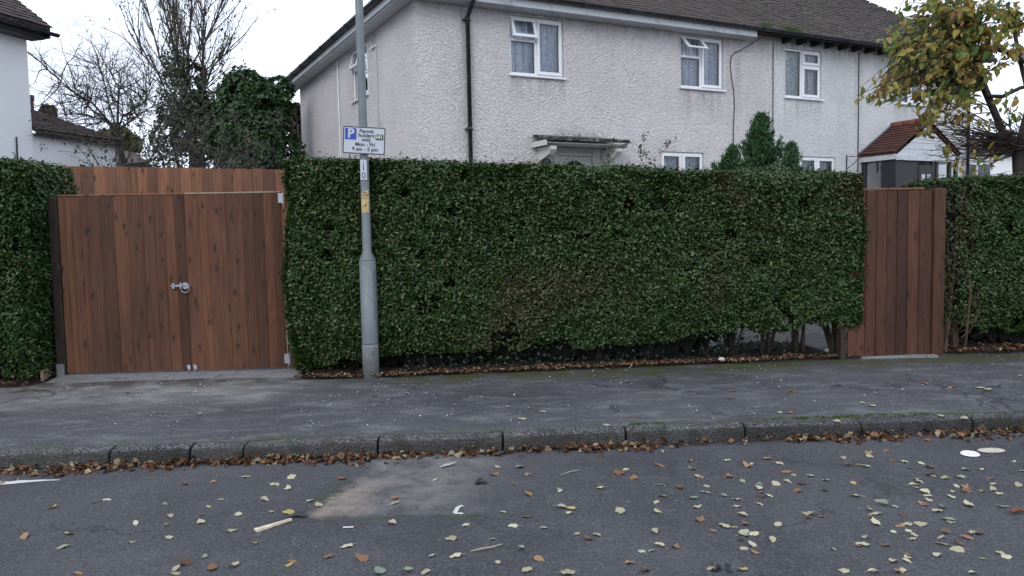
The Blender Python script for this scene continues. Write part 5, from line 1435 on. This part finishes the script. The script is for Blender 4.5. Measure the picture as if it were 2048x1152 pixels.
def tip_leaves(out, rs, n, size, lvmax=0, spread=.06, droop=.4):
    T = [(p, lv) for p, r, lv in out if lv <= lvmax]
    P = []
    for _ in range(n):
        pts = T[rs.randint(len(T))][0]; i = rs.randint(1, len(pts)); t = rs.rand(); P.append(pts[i-1] * (1 - t) + pts[i] * t + rs.normal(0, spread, 3))
    P = np.array(P); L = rs.uniform(size * .6, size * 1.25, n)
    return leaf_arrays(P, rs.normal(0, .6, (n, 3)) + [0, -.35, .55], rs.normal(0, .6, (n, 3)) + [0, 0, -droop], L, L * rs.uniform(.45, .7, n), .18, .15)
M_twig = barkmat('grey_bare_bark', (.075, .068, .066), (.15, .135, .128))
M_twigd = barkmat('dark_bare_bark', (.048, .042, .040), (.105, .090, .082))

# wide bare tree
rs = np.random.RandomState(6); YB = 17.0
b = onY(262, 330, YB); b[2] = .4
tr = thing('bare_tree', 'spreading leafless tree with crooked branches above the fence', 'tree', b)
out = []
crotch = onY(235, 262, YB)
out.append(([b, (b + crotch) / 2 + [.1, 0, .1], crotch], [.085, .06, .05], 4))
for (tx, ty, dy, r) in ((95, 140, -.6, .045), (150, 175, .5, .04), (225, 150, .2, .045), (300, 170, -.5, .045), (130, 225, -.4, .038), (320, 215, .6, .04), (195, 130, .9, .04), (260, 235, -.3, .03), (170, 245, .6, .03)):
    r *= .62
    q = onY(tx, ty, YB + dy); d = q - crotch; L = float(np.linalg.norm(d))
    m1 = crotch + d * .35 + [rs.normal(0, .12), 0, rs.uniform(-.05, .22)]; m2 = crotch + d * .7 + [rs.normal(0, .15), 0, rs.uniform(-.1, .2)]
    out.append(([crotch, m1, m2, q], [r, r * .75, r * .5, r * .25], 3))
    for base in (m1, m2, q, (m1 + m2) / 2, (m2 + q) / 2):
        for _ in range(4):
            dd = nz((d / L * .5 + rs.normal(0, .55, 3) + [0, 0, .15])[None])[0]
            grow(out, rs, base, dd, rs.uniform(.6, 1.1), r * .45, 2, .6, .1, .24, (2, 5), .62, 5)
part('trunk', branches_mesh(out[:1]), M_twigd, tr, True, world=True)
part('branches', branches_mesh(out[1:]), M_twigd, tr, False, world=True)

# tall thin tree with a little late foliage
rs = np.random.RandomState(16); YT = 19.5
b = onY(385, 330, YT); b[2] = .4
tt_ = thing('tall_tree', 'tall thin almost leafless tree reaching out of the top', 'tree', b)
out = []; fork = onY(378, 190, YT)
out.append(([b, b * .5 + fork * .5 + [.08, 0, 0], fork], [.17, .14, .10], 4))
for (tx, ty, dy) in ((268, -40, .4), (305, -60, -.5), (335, -110, .3), (362, -140, -.4), (390, -120, .5), (415, -60, -.3), (438, 20, .4), (350, 40, .9), (405, 30, -.8), (285, 110, -.3), (450, 110, .2)):
    q = onY(tx, ty, YT + dy); s0 = fork + [rs.normal(0, .1), 0, rs.uniform(-1.0, .3)]; d = q - s0
    m1 = s0 + d * .4 + [rs.normal(0, .12), 0, -.1]; m2 = s0 + d * .72 + [rs.normal(0, .1), 0, 0]
    out.append(([s0, m1, m2, q], [.030, .024, .016, .006], 3))
    for base in (m1, m2, (m1 + m2) / 2, (m2 + q) / 2, s0 * .5 + m1 * .5, q):
        for _ in range(3):
            dd = nz((nz(d[None])[0] * .8 + rs.normal(0, .35, 3) + [0, 0, .3])[None])[0]
            grow(out, rs, base, dd, rs.uniform(.8, 1.6), .015, 2, .42, .25, .13, (2, 4), .6, 5)
part('trunk', branches_mesh(out[:1]), M_twigd, tt_, True, world=True)
part('branches', branches_mesh(out[1:]), M_twigd, tt_, False, world=True)
V, F = tip_leaves(out, rs, 1100, .07, 1, .08)
M_late = leafmat('late_leaves', [(0, (.05, .06, .02)), (.6, (.09, .10, .03)), (1, (.16, .13, .05))], .5, .4, .25)
npmesh('crown', V, F, M_late, tt_, world=True)

# ivy clad trees
M_ivyt = leafmat('ivy_tree_leaf', [(0, (.018, .045, .018)), (.5, (.036, .080, .028)), (.9, (.060, .12, .04)), (1, (.11, .15, .05))], .4, .5, .18)
M_ivyg = leafmat('greyer_ivy_leaf', [(0, (.026, .040, .022)), (.5, (.052, .070, .036)), (1, (.10, .11, .06))], .45, .45, .18)
def blob_tree(name, label, blobs, n, size, mat, seed, trunkpx, Y, zb=.4, lean=0.0):
    rs = np.random.RandomState(seed)
    b = onY(*trunkpx, Y); b[2] = zb
    t = thing(name, label, 'tree', b)
    C_ = np.array([onY(px, py, Y + dy) for px, py, r, dy in blobs]); Rr = np.array([r for _, _, r, _ in blobs]) * Y / FPX
    w = Rr ** 2; w = w / w.sum()
    k = rs.choice(len(blobs), n, p=w)
    u_ = nz(rs.normal(0, 1, (n, 3))); rad = Rr[k] * (.62 + .42 * rs.rand(n) ** .6)
    P = C_[k] + u_ * rad[:, None] * [1, .9, 1]
    P += u_ * ((vnoise(P, 1.7) - .5) * .55 + (vnoise(P + 5, 4.5) - .5) * .25)[:, None]
    keep = vnoise(P + 11, 3.0) * .6 + vnoise(P + 2, 7.0) * .4 > .38
    P, u_ = P[keep], u_[keep]; n = len(P); L = rs.uniform(size * .65, size * 1.25, n)
    V, F = leaf_arrays(P, u_ * .7 + rs.normal(0, .5, (n, 3)) + [0, 0, .45], rs.normal(0, .7, (n, 3)) + [0, 0, -.5], L, L * rs.uniform(.6, .85, n), .15, .12)
    npmesh('crown', V, F, mat, t, world=True)
    out = [([b, b * .6 + C_.mean(0) * .4, C_.mean(0)], [.16, .13, .06], 4)]
    for c, r in zip(C_, Rr):
        s0 = b * .45 + C_.mean(0) * .55; out.append(([s0, (s0 + c) / 2 + rs.normal(0, .1, 3), c], [.06, .04, .02], 3))
        for _ in range(3): grow(out, rs, c, rs.normal(0, 1, 3) + [0, 0, .4], r * 1.1, .018, 1, .6, .1, .2, (2, 4))
    part('trunk', branches_mesh(out[:1]), M_twigd, t, True, world=True); part('branches', branches_mesh(out[1:]), M_twigd, t, world=True)
    return t
blob_tree('ivy_tree', 'broad dense dark green ivy clad tree beside the pinkish house', [(495, 192, 46, 0), (540, 190, 38, .1), (535, 240, 52, .3), (475, 215, 42, -.2), (500, 285, 62, 0), (545, 305, 45, .2), (455, 275, 40, -.3), (562, 235, 26, 0), (465, 178, 26, .2)], 26000, .105, M_ivyt, 51, (505, 330), 18.0)
blob_tree('ivy_trunk_tree', 'loose dull green ivy hanging on the trunks left of the ivy tree', [(380, 165, 32, 0), (395, 210, 42, .2), (360, 215, 36, -.2), (425, 240, 38, 0), (400, 270, 48, .3), (345, 265, 34, .1), (350, 130, 18, 0), (410, 145, 18, .2)], 8000, .09, M_ivyg, 52, (395, 330), 19.0)
blob_tree('copper_tree', 'reddish brown leaved tree showing between ivy tree and house wall', [(592, 225, 18, 0), (600, 255, 22, .5), (590, 280, 20, .2)], 2600, .12, leafmat('copper_leaf', [(0, (.05, .025, .022)), (.6, (.095, .045, .038)), (1, (.05, .06, .03))], .5, .4, .2), 53, (597, 330), 22.0)
blob_tree('distant_tree', 'pale yellowish green tree far off behind the bare branches', [(240, 270, 26, 0), (215, 280, 22, 1), (265, 285, 20, 0)], 2500, .16, leafmat('far_leaf', [(0, (.07, .08, .03)), (.6, (.12, .12, .05)), (1, (.16, .13, .06))], .6, .3, .25), 54, (235, 330), 27.0)
blob_tree('distant_tree', 'small dim tree beside the chimney of the white extension', [(85, 222, 12, 0), (100, 232, 12, 0), (75, 228, 10, 0)], 900, .14, leafmat('far_leaf_dull', [(0, (.06, .06, .045)), (1, (.11, .10, .07))], .6, .3, .2), 55, (90, 330), 30.0)
# twiggy thicket below
rs = np.random.RandomState(61); YK = 15.5
b = onY(330, 330, YK); b[2] = .4
tk = thing('twiggy_thicket', 'tangled grey brown leafless thicket just behind the fence', 'shrub', b)
out = []
for _ in range(30):
    s0 = onY(rs.uniform(255, 430), 340, YK + rs.uniform(-.5, .6)); s0[2] = .6
    q = onY(rs.uniform(245, 440), rs.uniform(225, 310), YK + rs.uniform(-.5, .6)); d = q - s0
    grow(out, rs, s0, d + [rs.normal(0, .2), 0, .2], float(np.linalg.norm(d)) * .95, .018, 3, .5, .02, .18, (3, 5), .42, 5)
part('branches', branches_mesh(out), M_twig, tk, world=True)
V, F = tip_leaves(out, rs, 5200, .075, 1, .10)
npmesh('foliage', V, F, leafmat('thicket_leaf', [(0, (.025, .03, .02)), (.6, (.045, .055, .032)), (1, (.085, .075, .05))], .55, .35, .15), tk, world=True)

# garden conifers
M_con = leafmat('conifer_needle', [(0, (.016, .052, .020)), (.5, (.036, .10, .034)), (1, (.075, .15, .05))], .5, .4, .18)
def conifer(label, px, tip_y, base_y, halfw, Y, shoots, seed, lobes):
    rs = np.random.RandomState(seed)
    b = onY(px, base_y, Y); tip = onY(px, tip_y, Y); b0 = b.copy(); b0[2] = .3
    t = thing('conifer', label, 'conifer', b0)
    H = tip[2] - .3
    mb = MB(); mb.tube([b0, b0 + [0, 0, H * .6], b0 + [0, 0, H * .93]], [.05, .03, .008], 7); part('trunk', mb, M_twigd, t, True, world=True)
    hw = halfw * Y / FPX
    fv = (onY(px, base_y, Y)[2] - .3) / H
    Ps, Ds = [], []
    mbb = MB()
    for i in range(shoots):
        f = rs.rand() ** .45; z = .3 + H * (.12 + .82 * f); a = rs.uniform(0, 6.28)
        rr = hw * min(1.4, ((1 - f) / (1 - fv)) ** .9) * rs.uniform(.62, 1.15) * (1 + lobes * math.sin(3 * a + seed)) + .015
        end = np.array([b0[0] + rr * math.cos(a), b0[1] + rr * math.sin(a), z + rr * rs.uniform(.25, .7)]); st = np.array([b0[0], b0[1], max(.35, z - rr * .45)])
        if rr < .10: end[2] = min(tip[2], z + .14)
        d = end - st; m = int(110 + 90 * rs.rand()); tt = rs.uniform(.12, 1.0, m)
        mid = (st + end) / 2 - [0, 0, .10 * rr / hw] + np.array([math.cos(a), math.sin(a), 0]) * .04
        pts = ((1 - tt) ** 2)[:, None] * st + (2 * tt * (1 - tt))[:, None] * mid + (tt ** 2)[:, None] * end
        mbb.tube([st, mid, end], [.008, .006, .003], 4, False)
        th_ = .016 + .050 * (1 - tt)
        Ps.append(pts + rs.normal(0, 1, (m, 3)) * th_[:, None]); Ds.append(nz(np.tile(d, (m, 1)) / np.linalg.norm(d) * .9 + rs.normal(0, .4, (m, 3)) + [0, 0, .35]))
    P = np.concatenate(Ps); D = np.concatenate(Ds); n = len(P); L = rs.uniform(.04, .085, n)
    V, F = leaf_arrays(P, rs.normal(0, 1, (n, 3)) + [0, -.3, .3], D, L, L * .22, .1, .05)
    npmesh('crown', V, F, M_con, t, world=True); part('branches', mbb, M_twigd, t, world=True)
conifer('broad bushy green conifer standing before the party wall', 1522, 222, 345, 60, 12.3, 190, 3, .22)
conifer('small slender conifer right beside the broad conifer', 1583, 285, 345, 24, 12.6, 60, 4, .05)
conifer('low bushy conifer at the left foot of the broad conifer', 1464, 290, 345, 36, 12.0, 80, 5, .1)
# rose by the door
rs = np.random.RandomState(71); b = onY(1232, 335, 13.3); b[2] = .4
rz_ = thing('rose_bush', 'straggly rose stems with a few dark leaves beside the canopy', 'bush', b); out = []
for _ in range(7):
    q = onY(rs.uniform(1212, 1275), rs.uniform(302, 330), 13.3 + rs.uniform(-.2, .2)); d = q - b
    grow(out, rs, b, d, float(np.linalg.norm(d)), .008, 2, .45, .1, .1, (2, 4), .3, 6)
part('stems', branches_mesh(out), M_twigd, rz_, world=True)
V, F = tip_leaves(out, rs, 320, .06, 1, .03); npmesh('foliage', V, F, M_ivyg, rz_, world=True)

# yellowing tree at the right
rs = np.random.RandomState(91); YR = 10.4
b = onY(2040, 345, YR); b[2] = .25
yt = thing('yellowing_tree', 'low tree with large yellow and green leaves and a twiggy head', 'tree', b)
knot = onY(2036, 292, YR)
big = [([b, b + [0.02, 0, .9], knot], [.07, .06, .075], 4),
       ([knot, onY(2005, 262, YR), onY(1985, 215, YR), onY(1962, 160, YR), onY(1948, 110, YR), onY(1935, 40, YR)], [.055, .046, .045, .048, .034, .02], 3),
       ([onY(1962, 160, YR), onY(1975, 192, YR - .05), onY(2005, 193, YR - .1), onY(2040, 176, YR - .1), onY(2090, 165, YR)], [.03, .028, .026, .024, .02], 3),
       ([knot, onY(2060, 200, YR + .2), onY(2040, 120, YR + .3), onY(2020, 20, YR + .3)], [.045, .035, .028, .02], 3),
       ([onY(1948, 110, YR), onY(1990, 95, YR + .2), onY(2030, 110, YR + .2), onY(2060, 130, YR + .2)], [.03, .04, .035, .03], 3)]
part('trunk', branches_mesh(big, (6, 6, 8, 8, 10)), barkmat('dark_wet_bark', (.022, .018, .016), (.05, .04, .033)), yt, True, world=True)
out = []
def arc(s0, q, r, sag=.06):
    d = q - s0; L = float(np.linalg.norm(d)); pts = []
    n = 7; off = rs.normal(0, .09, 3) * L
    for k in range(n + 1):
        t = k / n; pts.append(s0 + d * t + off * math.sin(math.pi * t) + np.array([0, 0, sag * L * math.sin(math.pi * t)]) + rs.normal(0, .016, 3) * math.sin(math.pi * min(1, t * 1.2)))
    out.append((pts, [r * (1 - .75 * k / n) + .0012 for k in range(n + 1)], 1)); return pts
bare = []
for _ in range(230):                         # brush of thin twigs out of the knot
    s0 = knot + rs.normal(0, .10, 3) * [1.3, .8, .7] + [-.05, 0, .02]
    a = rs.uniform(-.35, 1.0); L = rs.uniform(.25, 1.15)
    q = s0 + np.array([-math.cos(a) * rs.choice([1, 1, 1, -1]), rs.normal(0, .45), math.sin(a) * .55]) * L
    arc(s0, q, rs.uniform(.003, .0075), rs.uniform(-.12, .12))
for tx, ty in ((1845, 305), (1862, 302), (1850, 240), (1838, 262), (1870, 215), (1890, 255), (1900, 280), (1880, 190), (1860, 175)):
    arc(knot + [-.2, -.1, rs.uniform(-.05, .15)], onY(tx, ty, YR + rs.uniform(-.4, .3)), .007, rs.uniform(-.08, .02))
nb = len(out)
tips = [(1740, 185), (1735, 195), (1755, 175), (1770, 190), (1790, 182), (1815, 192), (1840, 235), (1850, 250), (1870, 228), (1900, 205), (1920, 195), (1765, 200), (1838, 165), (1775, 95), (1785, 110), (1780, 60), (1850, 262), (1800, 150), (1900, 180), (1742, 190), (1760, 165), (1775, 150), (1790, 120), (1768, 75), (1800, 90), (1812, 60), (1830, 30), (1815, 15), (1850, 5), (1860, 60), (1870, 100), (1830, 130), (1800, 175), (1845, 165), (1880, 150), (1900, 60), (1920, 20), (1940, -20), (1975, 10), (1990, 50), (2010, 30), (2035, 60), (2045, 10), (1900, 110), (1925, 90), (1865, 20), (1790, 200), (1820, 110), (1960, 75), (2020, 95), (2046, 100), (1880, -10), (1980, 90), (1855, 125), (1780, 105),
        (1880, 40), (1910, 130), (1930, 50), (1950, 30), (1840, 85), (1890, 85), (1915, 160), (1860, 190), (1835, 205), (1875, 175), (2000, 70), (2030, 20), (1990, -10), (1960, 110)]
starts = [onY(1948, 110, YR), onY(1962, 160, YR), onY(1940, 65, YR), onY(1985, 215, YR), onY(2040, 120, YR + .3), onY(2025, 50, YR + .3), onY(2030, 110, YR + .2)]
LP, LD = [], []
for tx, ty in tips:
    for rep in range(4):
        q = onY(tx + rs.normal(0, 11), ty + rs.normal(0, 8), YR + rs.uniform(-.9, .6)); s0 = min(starts, key=lambda s: np.linalg.norm(s - q)) + rs.normal(0, .04, 3)
        pts = arc(s0, q, .007, .16)
        for k in range(2, len(pts)):
            for _ in range(rs.randint(1, 4)):
                t = rs.rand(); LP.append(pts[k-1] * (1 - t) + pts[k] * t + rs.normal(0, .030, 3) + [0, 0, -.04]); LD.append((pts[k] - pts[k-1]) / .1 * .4)
for tx, ty in ((1832, 265), (1850, 250), (1858, 268), (1905, 180), (1895, 200), (1920, 230), (1938, 235), (1912, 255), (1897, 305), (1918, 330), (1952, 320), (1960, 340), (1985, 325), (1990, 300), (2020, 215), (2010, 225), (2030, 190), (2035, 225), (1850, 222), (1840, 218), (2000, 205), (1955, 300), (1880, 240), (1990, 315), (1972, 255), (1865, 205), (2018, 245), (2044, 240), (1925, 325)):
    for _ in range(4): LP.append(onY(tx + rs.normal(0, 10), ty + rs.normal(0, 9), YR + rs.uniform(-.4, .3))); LD.append(np.array([0, 0, -.6]))
part('twigs', branches_mesh(out), barkmat('dark_thin_twigs', (.035, .026, .022), (.08, .058, .048)), yt, world=True)
P = np.array(LP); D = np.array(LD); n = len(P); L = rs.uniform(.065, .140, n)
V, F = leaf_arrays(P, rs.normal(0, .65, (n, 3)) + [0, -.6, .55], D + rs.normal(0, .5, (n, 3)) + [-.1, -.1, -.75], L, L * rs.uniform(.38, .64, n), .22, .22)
M_yl = NT('yellow_green_leaf')
_r = M_yl.geo('Random Per Island'); _o = M_yl.obj()
_g = M_yl.math('ADD', M_yl.math('MULTIPLY', _r, .55), M_yl.math('MULTIPLY', M_yl.noise(_o, 2.6, 3), .9))
_c = M_yl.ramp(_g, [(.36, (.055, .13, .040)), (.54, (.12, .19, .045)), (.68, (.25, .25, .055)), (.84, (.40, .30, .07)), (.97, (.38, .22, .06)), (1, (.26, .11, .04))])
_p = M_yl.pbr(_c, .45, .4); _t = M_yl.n.new('ShaderNodeBsdfTranslucent'); M_yl.lk(_c, _t.inputs['Color'])
_m = M_yl.n.new('ShaderNodeMixShader'); _m.inputs[0].default_value = .35; M_yl.l.new(_p, _m.inputs[1]); M_yl.l.new(_t.outputs[0], _m.inputs[2])
npmesh('crown', V, F, M_yl.end(_m.outputs[0]), yt, world=True)
